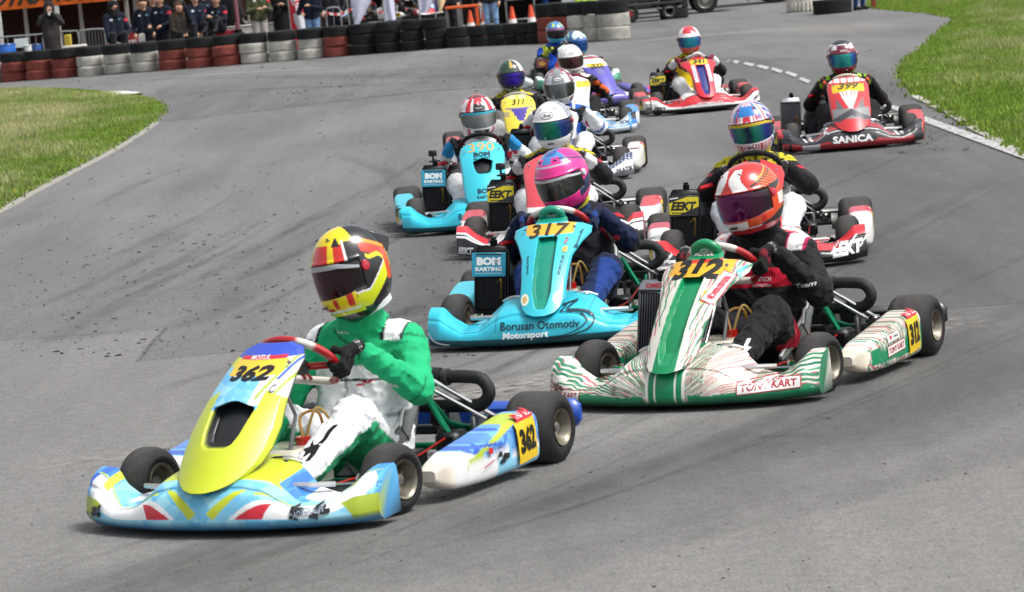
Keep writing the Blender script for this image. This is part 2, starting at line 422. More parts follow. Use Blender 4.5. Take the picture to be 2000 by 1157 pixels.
def panel_grid(style, nu, nt, op=None):
    a = np.linspace(-1, 1, nu)[:, None]; t = np.linspace(0, 1, nt)[None]
    wv = np.interp(t, *PANELS[style])
    y = -1.005+.60*t-.03*np.sin(math.pi*t); z = .170+.450*t+.03*np.sin(math.pi*t)
    x = a*wv
    y = y+.075*(x/.15)**2+.02*np.clip(np.abs(a)-.93, 0, 1)/.07
    z = z+0*a
    rec = np.zeros_like(x)
    if style == 'tony':
        sx = np.clip((.052*np.interp(t, [0, .08, .2, 1], [.2, .6, .95, 1])-np.abs(x))/.012, 0, 1); st = np.clip((t-.05)/.08, 0, 1)*np.clip((.735-t)/.02, 0, 1)
        rec = sx*sx*(3-2*sx)*st
        y = y+.05*rec
    elif op:
        x0, t0, t1, t2 = op   # half width, bottom, top
        hw = x0*np.interp(t, [t0, t0+.03, t0+.08, t1, t1+.001], [.45, .66, .78, 1, 1])
        sx = np.clip((hw-np.abs(x))/.020, 0, 1); tt1 = t1-.025*np.cos(np.clip(x/x0, -1, 1)*math.pi*1.0)*-1-.02; st = np.clip((t-t0)/.025, 0, 1)*np.clip((tt1-t)/.035, 0, 1); rec = sx*st; rec = rec*rec*(3-2*rec)
        y = y+(.02+.05*np.clip((t1-t)/(t1-t0), 0, 1)*0+.045)*rec
    x = x+0*t; tt = t+0*a
    return np.stack([x, y, z+0*t], -1), x, tt, rec
def pod_grid(side, nu=50, nv=40):
    s = np.linspace(0, 1, nu)          # along y front->rear
    y = np.interp(s, [0, 1], [-.355, .34])
    h0 = interp(s, [0, .04, .12, .4, 1], [.09, .062, .045, .036, .040])
    h1 = interp(s, [0, .05, .15, .5, .9, 1], [.125, .155, .18, .21, .245, .235])
    xo = interp(s, [0, .06, .2, .8, 1], [.60, .645, .668, .69, .682]); xi = .535
    t = np.linspace(0, 2*math.pi, nv, endpoint=False)
    ca, sa = np.cos(t), np.sin(t); e = .45
    sq = lambda q: np.sign(q)*np.abs(q)**e
    X = (xo[:, None]+xi)/2+(xo[:, None]-xi)/2*sq(ca)[None]; Z = (h0+h1)[:, None]/2+(h1-h0)[:, None]/2*sq(sa)[None]
    return np.stack([side*X, np.repeat(y[:, None], nv, 1), Z], -1)
def simple_mesh(key, name, m, fn, sharp=40, recalc=False):
    def mk():
        b = MB(); fn(b); return b.mesh(name, m, sharp, recalc)
    return cached(key, mk)

def build_kart(sp):
    x, y, yaw = sp['pos']; hi = sp.get('q', 1.)
    K = empty('racing_kart', (x, y, 0), R(yaw), sp['label'], 'go-kart', 'racing karts on the track')
    P_ = lambda name, me, par=K, loc=None, rot=None: link(name, me, par, loc, rot)
    # front fairing
    nu, nv = int(200*hi)+40, int(46*hi)+12
    P, U, V = nose_grid(nu, nv)
    b = MB(); cols = sp['nose'](P[..., 0], P[..., 2], V, P[..., 1]).reshape(-1, 3); dark = (V < -.2).reshape(-1); cols = cols.copy(); cols[dark] = C('#202020')
    b.grid(P, cols)
    n2 = P.shape[1]; b.f += [tuple(range(n2)), tuple((nu-1)*n2+j for j in range(n2))[::-1]]
    b.f += [(i*n2, i*n2+n2-1, (i+1)*n2+n2-1, (i+1)*n2) for i in range(nu-1)]
    nose = b.obj('front_fairing', 'plastic', K, 38, True)
    if sp.get('nosetext'): decal(nose, bvh_of(nose), sp['nosetext'], (0, -2.0, 0), (1, 0, 0), (0, 0, 1), (0, 1, 0), step=.014, off=.0035)
    # number panel
    nu, nt_ = int(60*hi)+21, int(110*hi)+25
    P, X, TT, rec = panel_grid(sp['panel'], nu, nt_, sp.get('open'))
    cols = sp['ppaint'](X, TT, rec).reshape(-1, 3)
    b = MB(); b.grid(P, cols); P2 = P.copy(); P2[..., 1] += .012; b.grid(P2, C('#1a1a1a'))
    nn = nu*nt_
    per = [i*nt_ for i in range(nu)]+[(nu-1)*nt_+j for j in range(1, nt_)]+[i*nt_+nt_-1 for i in range(nu-2, -1, -1)]+[j for j in range(nt_-2, 0, -1)]
    b.f += [(per[i], per[(i+1) % len(per)], per[(i+1) % len(per)]+nn, per[i]+nn) for i in range(len(per))]
    pan = b.obj('number_panel', 'plastic', K, 50, True)
    if sp.get('ptext'): decal(pan, bvh_of(pan), sp['ptext'], (0, -2.0, 0), (1, 0, 0), (0, 0, 1), (0, 1, 0), step=.02, name='race_number')
    if sp['panel'] == 'tony':
        b = MB(sp['duct']); b.tube([(-.05, -.40, .60), (-.045, -.42, .632), (0, -.425, .650), (.045, -.42, .632), (.05, -.40, .60)], .02, 10, sm=4); b.obj('air_duct', 'plastic', pan)
    for px_ in (-.14, .14): b = MB('#b8b8b8'); b.lathe([(0, -.006), (.008, -.004), (.008, .0)], o=(px_*.9, -.50, .56), axis='y', n=10); b.obj('bolt', 'metal', pan)
    b = MB('#8d8f90'); b.tube([(-.08, -.50, .50), (-.07, -.40, .35), (-.06, -.50, .12)], .008); b.tube([(.08, -.50, .50), (.07, -.40, .35), (.06, -.50, .12)], .008)
    b.obj('panel_bracket', 'metal', K)
    # pods
    for sd_ in (-1, 1):
        P = pod_grid(sd_, int(50*hi)+16, int(30*hi)+12)
        cl = sp['pod'](P[..., 1], P[..., 2], sd_).reshape(-1, 3); b = MB(); b.grid(P.transpose(0, 1, 2, ), cl)
        nuu, nvv = P.shape[:2]
        b.f = [(i*nvv+j, ((i+1)*nvv)+j, ((i+1)*nvv)+(j+1) % nvv, i*nvv+(j+1) % nvv) for i in range(nuu-1) for j in range(nvv)]
        b.f += [tuple(range(nvv)), tuple((nuu-1)*nvv+j for j in range(nvv))]
        po = b.obj('side_pod', 'plastic', K, 38, True)
        it = sp.get('podtext')
        if it: decal(po, bvh_of(po), it, (sd_*2., 0, 0), (0, sd_, 0), (0, 0, 1), (-sd_, 0, 0), step=.03)
    # chassis
    fc = sp.get('frame', '#30343a')
    def fr(b):
        for s in (-1, 1):
            b.tube([(s*.20, -.72, .07), (s*.34, -.60, .065), (s*.36, -.40, .06), (s*.30, -.15, .055), (s*.31, .3, .055), (s*.33, .64, .06)], .016, 10, fc, sm=5)
            b.tube([(s*.34, -.12, .06), (s*.44, -.10, .07), (s*.58, -.08, .08)], .010, 8, '#a9abad'); b.tube([(s*.33, .25, .06), (s*.58, .25, .09)], .010, 8, '#a9abad')
            b.tube([(s*.58, -.3, .10), (s*.60, .3, .12)], .010, 8, '#a9abad')
            b.tube([(s*.35, -.52, .06), (s*.40, -.53, .13), (s*.45, -.52, .13)], .018, 10, fc)
            b.tube([(s*.22, .33, .30), (s*.24, .45, .18), (s*.30, .53, .14)], .013, 8, fc); b.tube([(s*.22, .33, .30), (s*.30, .35, .14), (s*.31, .30, .06)], .013, 8, fc)
            b.box((s*.33, .53, .14), (.02, .10, .12), b=.006, color='#9a9b98')
            b.tube([(s*.30, .60, .07), (s*.28, .72, .16)], .012, 8, fc)
        b.tube([(-.24, -.72, .07), (0, -.75, .07), (.24, -.72, .07)], .016, 10, fc); b.tube([(-.33, .62, .06), (.33, .62, .06)], .015, 10, fc); b.tube([(-.3, -.13, .055), (.3, -.13, .055)], .014, 10, fc)
        b.tube([(-.46, -.80, .08), (-.30, -.90, .09), (.30, -.90, .09), (.46, -.80, .08)], .010, 8, '#c9c9c9', sm=4)
        b.tube([(-.40, -.72, .15), (-.24, -.80, .16), (.24, -.80, .16), (.40, -.72, .15)], .010, 8, '#c9c9c9', sm=4)
    P_('frame', simple_mesh(('fr', fc), 'frame', 'metal', fr))
    P_('floor_tray', simple_mesh('tray', 'floor_tray', 'metal', lambda b: b.box((0, -.42, .045), (.64, .70, .006), b=.002, color='#5a5c5e')))
    P_('rear_axle', simple_mesh('axle', 'rear_axle', 'metal', lambda b: (b.tube([(-.56, .53, .14), (.56, .53, .14)], .02, 14, '#55575a'), b.lathe([(.05, -.02), (.05, .02), (.03, .022)], o=(.46, .53, .14), axis='x', n=20, color='#b9b8b0'), b.lathe([(.03, -.03), (.05, -.02), (.05, .02)], o=(-.46, .53, .14), axis='x', n=20, color='#b9b8b0'))))
    P_('brake_disc', simple_mesh('disc', 'brake_disc', 'metal', lambda b: (b.lathe([(.03, -.006), (.092, -.006), (.092, .006), (.03, .006)], o=(.20, .53, .14), axis='x', n=30, color='#7c7a78'), b.box((.20, .46, .20), (.06, .07, .06), b=.01, color='#3a3c40'))))
    P_('sprocket', simple_mesh('spr', 'sprocket', 'metal', lambda b: b.lathe([(.03, -.003), (.10, -.003), (.10, .003), (.03, .003)], o=(-.24, .53, .14), axis='x', n=40, color='#a8862c')))
    st = sp.get('steer', -6)
    for s in (-1, 1):
        t_, r_, h_ = wheel_meshes(.13, .13, sp.get('rim', '#857f72'))
        rz = R(st)+(math.pi if s < 0 else 0)
        wl = P_('wheel', h_, K, (s*.515, -.52, .13), (R(random.uniform(0, 360)) if 0 else 0, 0, rz)); link('tyre', t_, wl); link('rim', r_, wl)
        t_, r_, h_ = wheel_meshes(.14, .205, sp.get('rim', '#857f72'))
        wl = P_('wheel', h_, K, (s*.592, .53, .14), (0, 0, math.pi if s < 0 else 0)); link('tyre', t_, wl); link('rim', r_, wl)
    for s in (-1, 1):
        P_('tie_rod', simple_mesh(('tie', s), 'tie_rod', 'chrome', lambda b: (b.tube([(s*.02, -.56, .11), (s*.40, -.55, .12)], .007, 8, '#d0d0d0'), b.tube([(s*.38, -.52, .13), (s*.45, -.52, .13)], .021, 12, '#d9d7d2'), b.lathe([(.0, -.02), (.017, -.02), (.017, .02), (0, .02)], o=(s*.40, -.52, .13), axis='z', n=12, color='#c98a2a'))))
        P_('pedal', simple_mesh(('ped', s), 'pedal', 'chrome', lambda b: (b.tube([(s*.12, -.62, .06), (s*.12, -.69, .15), (s*.12, -.70, .23), (s*.19, -.69, .24), (s*.24, -.66, .22)], .0085, 8, '#d8d8d8', sm=4), b.tube([(s*.08, -.70, .225), (s*.20, -.70, .225)], .009, 8, '#d0d0d0'))))
    # rear bumper
    rb = sp.get('rearb', '#1d1d1f')
    P_('rear_bumper', simple_mesh(('rb', rb), 'rear_bumper', 'plastic', lambda b: (b.box((0, .765, .16), (1.10, .07, .10), b=.025, color=rb), b.box((-.60, .735, .165), (.15, .07, .11), b=.025, color=rb), b.box((.60, .735, .165), (.15, .07, .11), b=.025, color=rb))))
    # seat
    def seat(b):
        n1, n2_ = 24, 25; s = np.linspace(0, 1, n1)
        yc = interp(s, [0, .25, .5, .7, 1], [-.10, .08, .26, .355, .43]); zc = interp(s, [0, .25, .5, .7, 1], [.07, .035, .06, .20, .46])
        hw = interp(s, [0, .4, .6, .85, 1], [.16, .185, .19, .185, .15]); hh = interp(s, [0, .15, .4, .65, .85, 1], [.03, .12, .20, .20, .12, .02])
        G_ = np.zeros((n1, n2_, 3)); a = np.linspace(-1, 1, n2_)
        nx = np.gradient(yc), np.gradient(zc)
        for i in range(n1):
            l = math.hypot(nx[0][i], nx[1][i]); ny, nz = -nx[1][i]/l, nx[0][i]/l
            u = np.sign(a)*np.minimum(1, np.abs(a)*1.6)*hw[i]; u = hw[i]*np.sin(np.clip(a*1.9, -1.57, 1.57)); up = hh[i]*np.clip((np.abs(a)-.45)/.55, 0, 1)**1.2
            G_[i, :, 0] = u*(1+.08*(np.abs(a) > .8)); G_[i, :, 1] = yc[i]+ny*up; G_[i, :, 2] = zc[i]+nz*up
        G2 = G_*np.array([1.04, 1, 1]); G2[..., 1] += .008; G2[..., 2] -= .006
        b.grid(G_, '#b7b9b6'); b.grid(G2, '#8d908e')
        e = [G_[i, -1] for i in range(n1)]; b.tube(e, .008, 6, '#d4d4d0'); e = [G_[i, 0] for i in range(n1)]; b.tube(e, .008, 6, '#d4d4d0'); b.tube(list(G_[-1]), .008, 6, '#d4d4d0')
    P_('seat', simple_mesh('seat', 'seat', 'gloss', seat))
    for s in (-1, 1):
        P_('seat_strut', simple_mesh(('str', s), 'seat_strut', 'chrome', lambda b: (b.tube([(s*.185, .40, .37), (s*.40, .53, .19)], .009, 8, '#dcdcdc'), b.tube([(s*.185, .38, .34), (s*.39, .52, .17)], .009, 8, '#dcdcdc'), b.box((s*.40, .53, .17), (.05, .06, .05), b=.01, color='#8a8a88'), b.tube([(s*.185, .40, .37), (s*.21, .41, .365)], .016, 8, '#444444'))))
    P_('fuel_tank', simple_mesh('tank', 'fuel_tank', 'gloss', lambda b: (b.box((0, -.36, .14), (.25, .28, .18), b=.04, color='#c9c4b4'), b.lathe([(0, 0), (.03, 0), (.03, .03), (0, .032)], o=(.05, -.33, .23), n=16, color='#b02018'), b.tube([(.05, -.33, .25), (.03, -.3, .33), (.09, -.27, .34), (.10, -.25, .24)], .006, 6, '#b0803a', sm=5), b.tube([(.06, -.33, .25), (.10, -.3, .36), (.13, -.25, .30), (.13, -.2, .2)], .006, 6, '#a88a4a', sm=5))))
    # steering
    P_('steering_column', simple_mesh('col', 'steering_column', 'chrome', lambda b: b.tube([(0, -.63, .10), (0, -.25, .50)], .011, 10, '#cfcfcf')))
    wc = np.array(sp.get('wheelc', (0, -.24, .53))); n = np.array([0, .66, .75]); up = np.array([0, -.75, .66]); ex = np.array([1., 0, 0]); rl = R(sp.get('wroll', 0))
    e1 = math.cos(rl)*ex+math.sin(rl)*up; e2 = -math.sin(rl)*ex+math.cos(rl)*up
    b = MB(); pts = []; k = 60
    for i in range(k):
        a = 2*math.pi*i/k; r_ = .153
        q = wc+r_*(math.cos(a)*e1+max(math.sin(a), -.80)*e2); pts.append(q)
    b.tube(pts, .0165, 10, closed=True)
    ang = np.degrees(np.repeat(np.arange(k)*2*math.pi/k, 10))
    gc = sp.get('grip', ('#b01a20', '#dedad0')); cc = np.tile(C(gc[0]), (len(ang), 1)); gw = sp.get('gw', (90, 42)); wh = (np.abs(ang-gw[0]) < gw[1]) | (np.abs(ang-270) < 38); cc[wh] = C(gc[1]); b.c[-1] = cc
    sw = b.obj('steering_wheel', 'cloth' if gc[0] != '#b01a20' else 'gloss', K)
    b = MB('#1c1c1e')
    for a in (0, 180, 270):
        a = R(a); q = wc+.145*(math.cos(a)*e1+max(math.sin(a), -.80)*e2); q2 = wc+n*-.02
        for o in (-.012, .012):
            pr = np.cross(q-q2, n); pr /= np.linalg.norm(pr); b.tube([q2+pr*o, q+pr*o], .007, 6, '#a33' if gc[0] == '#b01a20' else '#222')
    b.lathe([(0, 0), (.045, 0), (.045, .02), (0, .025)], o=(0, 0, 0), n=20, color='#222326'); V_ = b.v[-1]; Mx = np.stack([e1, e2, n]); b.v[-1] = V_ @ Mx+wc-n*.025
    b.obj('steering_hub', 'metal', sw)
    # radiator
    rc = sp.get('radc', '#17181a'); rs = sp.get('radx', (-.36, -.16))
    def rad(b):
        M_ = rotm(R(-8), R(4), R(4)); c0 = np.array([rs[0], rs[1], .27]); h = .28; wd_ = .158
        cm = C('#4a4c50') if rc != '#17181a' else C('#26282b')
        b.box(c0, (wd_, .032, h), M_, .003, cm*.55)
        for i in range(13):
            b.box(c0+M_ @ np.array([-wd_/2+.008+i*(wd_-.016)/12, -.019, 0]), (.005, .010, h-.01), M_, .001, cm*1.5)
        for s in (-1, 1): b.box(c0+M_ @ np.array([s*(wd_/2+.006), 0, 0]), (.014, .045, h+.02), M_, .004, '#5c5e62' if rc != '#17181a' else '#2c2d30')
        b.box(c0+M_ @ np.array([0, 0, h/2+.03]), (wd_+.03, .055, .055), M_, .012, '#a4a6aa' if rc != '#17181a' else '#1a1b1d', taper=np.array([.86, .8])); b.box(c0+M_ @ np.array([0, 0, -h/2-.015]), (wd_+.02, .05, .035), M_, .008, rc)
        b.lathe([(0, 0), (.02, 0), (.02, .03), (.014, .034), (.014, .045), (0, .046)], o=c0+M_ @ np.array([.01, 0, h/2+.055]), n=14, color='#151515')
        b.tube([c0+M_ @ np.array([.03, -.03, .0]), c0+np.array([.06, -.06, .02]), c0+np.array([.05, -.05, -.08])], .006, 6, '#8a7238', sm=4)
    rd = None if sp.get('aircooled') else P_('radiator', simple_mesh(('rad', rc, rs), 'radiator', 'metal', rad))
    if sp.get('radtext'): decal(rd, bvh_of(rd), sp['radtext'], (0, -1, 0), (1, 0, 0), (0, 0, 1), (0, 1, 0), step=.03)
    if sp.get('sign'):
        bg_, items = sp['sign']; b = MB(bg_); M_ = rotm(R(-8), R(4), R(4)); cs = np.array([rs[0], rs[1]-.045, .372]); 
        b.box(cs, (.178, .008, .125), M_, .003, bg_); sg = b.obj('sponsor_board', 'plastic', rd)
        decal(sg, bvh_of(sg), [(V_*.83, F_, c_) for V_, F_, c_ in items], cs+np.array([0, -.5, 0]), (1, 0, -.07), (.07, 0, 1), (0, 1, 0), step=.03)
    # engine and exhaust
    ec = sp.get('eng', '#9c1420')
    def eng(b):
        b.box((-.30, .16, .20), (.17, .22, .20), b=.02, color='#3c3e42'); b.lathe([(.075, 0), (.075, .02), (.07, .022), (.07, .045), (.076, .047), (.076, .067), (.07, .069), (.07, .09), (.05, .10), (.0, .10)], o=(-.30, .12, .29), n=20, color='#55585c')
        b.lathe([(0, 0), (.06, 0), (.06, .03), (.045, .045), (0, .05)], o=(-.30, .10, .39), n=16, color=ec)
        b.lathe([(0, 0), (.012, 0), (.012, .04), (.008, .07), (0, .07)], o=(-.30, .10, .43), n=8, color='#111')
        b.tube([(-.30, .10, .45), (-.27, .02, .50), (-.22, .02, .46), (-.22, .1, .40)], .007, 6, '#111', sm=5)
        b.tube([(-.34, -.13, .46), (-.27, -.08, .47), (-.26, .02, .46), (-.28, .08, .43)], .016, 8, ec, sm=5); b.tube([(-.32, -.15, .12), (-.26, -.1, .13), (-.28, .05, .2)], .015, 8, '#151515', sm=5)
        b.tube([(-.22, -.02, .40), (-.20, .02, .45), (-.22, .1, .44)], .010, 6, ec, sm=4); b.lathe([(0, 0), (.022, 0), (.026, .02), (.020, .04), (0, .045)], o=(-.24, -.02, .41), n=12, color=ec)
        b.box((-.24, .0, .40), (.05, .05, .03), b=.006, color=ec); b.box((-.28, .03, .36), (.08, .05, .04), b=.008, color='#222'); b.box((-.20, .16, .17), (.06, .10, .10), b=.012, color='#8d8e8c')
    P_('engine', simple_mesh(('eng', ec), 'engine', 'metal', eng))
    def abx(b):
        c = np.array([-.215, -.10, .13]); z = [0, .015, .16, .20, .27, .29]; wx = [.055, .062, .050, .036, .030, .02]; wy = [.10, .105, .08, .05, .035, .02]; dy = [0, 0, .01, .03, .05, .055]
        G_ = []
        for i in range(6):
            t = np.linspace(0, 2*math.pi, 25); sq = lambda q: np.sign(q)*np.abs(q)**.4
            G_.append(np.stack([c[0]+wx[i]*sq(np.cos(t)), c[1]+dy[i]+wy[i]*sq(np.sin(t)), c[2]+z[i]+0*t], 1))
        b.grid(np.array(G_), '#26272a'); b.f += [tuple(range(5*25, 6*25-1)), tuple(range(24))]
        b.lathe([(.030, 0), (.032, .03), (.026, .035), (0, .036)], o=(c[0], c[1]+.055, c[2]+.285), n=16, color='#151516')
    if not sp.get('aircooled'): P_('airbox', simple_mesh('abx', 'airbox', 'matte', abx, 50, True))
    P_('exhaust', simple_mesh('exh', 'exhaust', 'rubber', lambda b: (b.tube([(-.20, .24, .24), (-.12, .46, .24), (-.02, .50, .24), (.30, .50, .235), (.375, .50, .245), (.405, .50, .29), (.375, .50, .338), (.30, .50, .35), (.19, .50, .35)], .026, 12, '#222325', sm=5), b.tube([(.20, .50, .352), (.10, .50, .352), (-.12, .52, .352), (-.14, .52, .352)], [.036, .042, .042, .02], 14, '#1c1d1f'), b.tube([(.215, .5, .35), (.235, .5, .35)], .034, 12, '#3a3b3d'))))
    P_('chain_guard', simple_mesh('cg', 'chain_guard', 'plastic', lambda b: b.box((-.245, .42, .20), (.04, .30, .07), rotm(R(-8)), .015, '#1b1b1c')))
    P_('brake_caliper', simple_mesh('bc', 'brake_caliper', 'metal', lambda b: (b.box((.30, .36, .12), (.10, .12, .08), b=.015, color='#2b2c2f'), b.tube([(.30, .3, .14), (.28, .0, .10), (.2, -.4, .09)], .005, 6, '#b02018', sm=5), b.box((.24, .10, .09), (.10, .16, .07), b=.01, color='#222326'))))
    if sp.get('cam'):
        b = MB('#141416'); c = np.array([rs[0]+.01, rs[1], .555]); b.box(c, (.062, .035, .045), b=.006); b.lathe([(0, -.022), (.012, -.022), (.013, -.016), (.013, 0)], o=c+np.array([.014, 0, .006]), axis='y', n=12, color='#303236'); b.tube([c-np.array([0, 0, .02]), c-np.array([0, 0, .07])], .008, 8); b.tube([c-np.array([.03, 0, .06]), c-np.array([-.05, 0, .06])], .007, 8)
        b.obj('action_camera', 'plastic', K)
    return K, sw, wc, e1, e2, n

# ------------------------------------------------------------ drivers
def helmet_part(parent, hc, hrot, paint, visor, spec, q=1.):
    q = min(q, 1.8); nu, nv = int(110*q)+30, int(80*q)+24
    az = np.linspace(-math.pi, math.pi, nu)[:, None]; el = np.linspace(-math.pi/2, math.pi/2, nv)[None]
    A = az+0*el; E = el+0*az
    d = np.stack([np.sin(A)*np.cos(E), -np.cos(A)*np.cos(E), np.sin(E)], -1)
    a_, b_, ct, cb = .131, .158, .160, .190
    cz = np.where(E > 0, ct, cb)
    r = (np.abs(d[..., 0]/a_)**2.15+np.abs(d[..., 1]/b_)**2.15+np.abs(d[..., 2]/cz)**2.2)**(-1/2.17)
    f = np.clip(np.cos(A), 0, 1)
    r = r*(1+.075*np.exp(-((E+.62)/.30)**2)*f**1.5)            # chin bar
    r = r*(1-.05*np.exp(-((E+.95)/.3)**2)*np.clip(-np.cos(A), 0, 1))
    vis = (np.abs(A) < R(84)) & (E > R(-25)) & (E < R(18)); 
    r = np.where(vis, r-.006, r)
    r = r+.004*np.exp(-((np.degrees(E)-20)/2.5)**2)*(np.abs(A) < R(86))
    P = d*r[..., None]
    P[..., 2] = np.maximum(P[..., 2], -.158+.02*np.cos(A)*-1)
    Ad, Ed = np.degrees(A), np.degrees(E)
    cols = paint(Ad, Ed, P).copy(); cols[vis] = C('#0c0c0e'); cols[P[..., 2] < -.1385] = C('#141416')
    hs = spec.get('scale', (1, 1, 1)); M_ = np.array(hrot) @ np.diag(hs); PP = P @ M_.T+np.array(hc)
    b = MB(); b.grid(PP, cols.reshape(-1, 3)); h = b.obj('helmet', 'gloss', parent, 60)
    # visor
    a2 = np.linspace(R(-80), R(80), int(44*q)+20)[:, None]; e2 = np.linspace(0, 1, int(20*q)+8)[None]
    lo = R(-24)+R(7)*np.clip((np.abs(a2)-R(50))/R(30), 0, 1); hi = R(17)-R(8)*np.clip((np.abs(a2)-R(45))/R(35), 0, 1)
    E2 = lo+(hi-lo)*e2; A2 = a2+0*e2
    d = np.stack([np.sin(A2)*np.cos(E2), -np.cos(A2)*np.cos(E2), np.sin(E2)], -1); cz = np.where(E2 > 0, ct, cb)
    r = (np.abs(d[..., 0]/a_)**2.15+np.abs(d[..., 1]/b_)**2.15+np.abs(d[..., 2]/cz)**2.2)**(-1/2.17)*(1+.045*np.exp(-((E2+.62)/.30)**2)*np.cos(A2)**1.5)+.003
    PV = (d*r[..., None]) @ M_.T+np.array(hc)
    b = MB(); b.grid(PV, visor(np.degrees(A2), e2+0*a2).reshape(-1, 3)); v = b.obj('visor', 'visor', h, 60)
    def hp_(b, V_, nm): b.v[-1] = V_ @ M_.T+np.array(hc); b.obj(nm, 'gloss', h)
    for s in (-1, 1):
        b = MB(); b.lathe([(0, .010), (.016, .008), (.020, .0), (.020, -.004)], axis='x', n=14, color=spec.get('pivot', '#b02030')); hp_(b, b.v[-1]*np.array([s, 1, 1])+np.array([s*.133, .004, .012]), 'visor_pivot')
        b = MB(); b.box((0, 0, 0), (.020, .028, .006), b=.002, color=spec.get('vent', '#202022')); hp_(b, b.v[-1] @ rotm(R(-38), R(s*16)).T+np.array([s*.047, -.080, .122]), 'vent')
    b = MB(); b.box((0, 0, 0), (.045, .008, .010), b=.003, color='#151516'); hp_(b, b.v[-1]+np.array([0, -.163, -.098]), 'vent')
    if spec.get('spoiler'):
        b = MB(spec['spoiler']); b.box((0, 0, 0), (.13, .085, .014), b=.006); V_ = b.v[-1] @ rotm(R(-28)).T+np.array([0, .125, .095]); b.v[-1] = V_ @ M_.T+np.array(hc)
        for s in (-1, 1): b.box((s*.062, .115, .075), (.012, .11, .055), rotm(R(-28)), .004); b.v[-1] = b.v[-1] @ M_.T+np.array(hc)
        b.obj('spoiler', 'plastic', h)
    if spec.get('text'):
        f = M_ @ np.array([0, -1, 0.]); u = M_ @ np.array([0, -.25, 1.]); u /= np.linalg.norm(u); xx = M_ @ np.array([1., 0, 0])
        decal(h, bvh_of(h), spec['text'], np.array(hc)+f*.5, xx, M_ @ np.array([0, 0, 1.]), -f, step=.03, off=.002)
    if spec.get('vtext'):
        f = M_ @ np.array([0, -1, 0.]); xx = M_ @ np.array([1., 0, 0]); decal(v, bvh_of(v), spec['vtext'], np.array(hc)+f*.5, xx, M_ @ np.array([0, 0, 1.]), -f, step=.02, off=.0015)
    return h
def hand_bones(C0, Tn, e1, nn, sgn, wrist):
    """gripping hand: C0 rim point, Tn along the rim, e1 outwards, nn towards the driver"""
    B = []; P = lambda a, r, t: C0+r*(math.cos(R(a))*e1+math.sin(R(a))*nn)+Tn*t
    ln = [.9, 1.0, .96, .8]
    for k in range(4):
        t = .032-.0215*k; L = ln[k]
        B += [(P(30, .040, t*.9), P(-25*L, .035, t), .0125, .0115), (P(-25*L, .035, t), P(-85*L, .030, t*1.02), .0115, .0105), (P(-85*L, .030, t*1.02), P(-150*L, .027, t), .0105, .0085)]
    pal = len(B)
    B += [(P(38, .045, .026), P(60, .060, .014), .018, .022), (P(38, .045, -.022), P(60, .060, -.012), .018, .021), (P(60, .060, .012), np.array(wrist), .024, .027)]
    B += [(P(55, .05, .02), P(100, .040, .045), .016, .013), (P(100, .040, .045), P(165, .030, .040), .013, .011)]
    return B
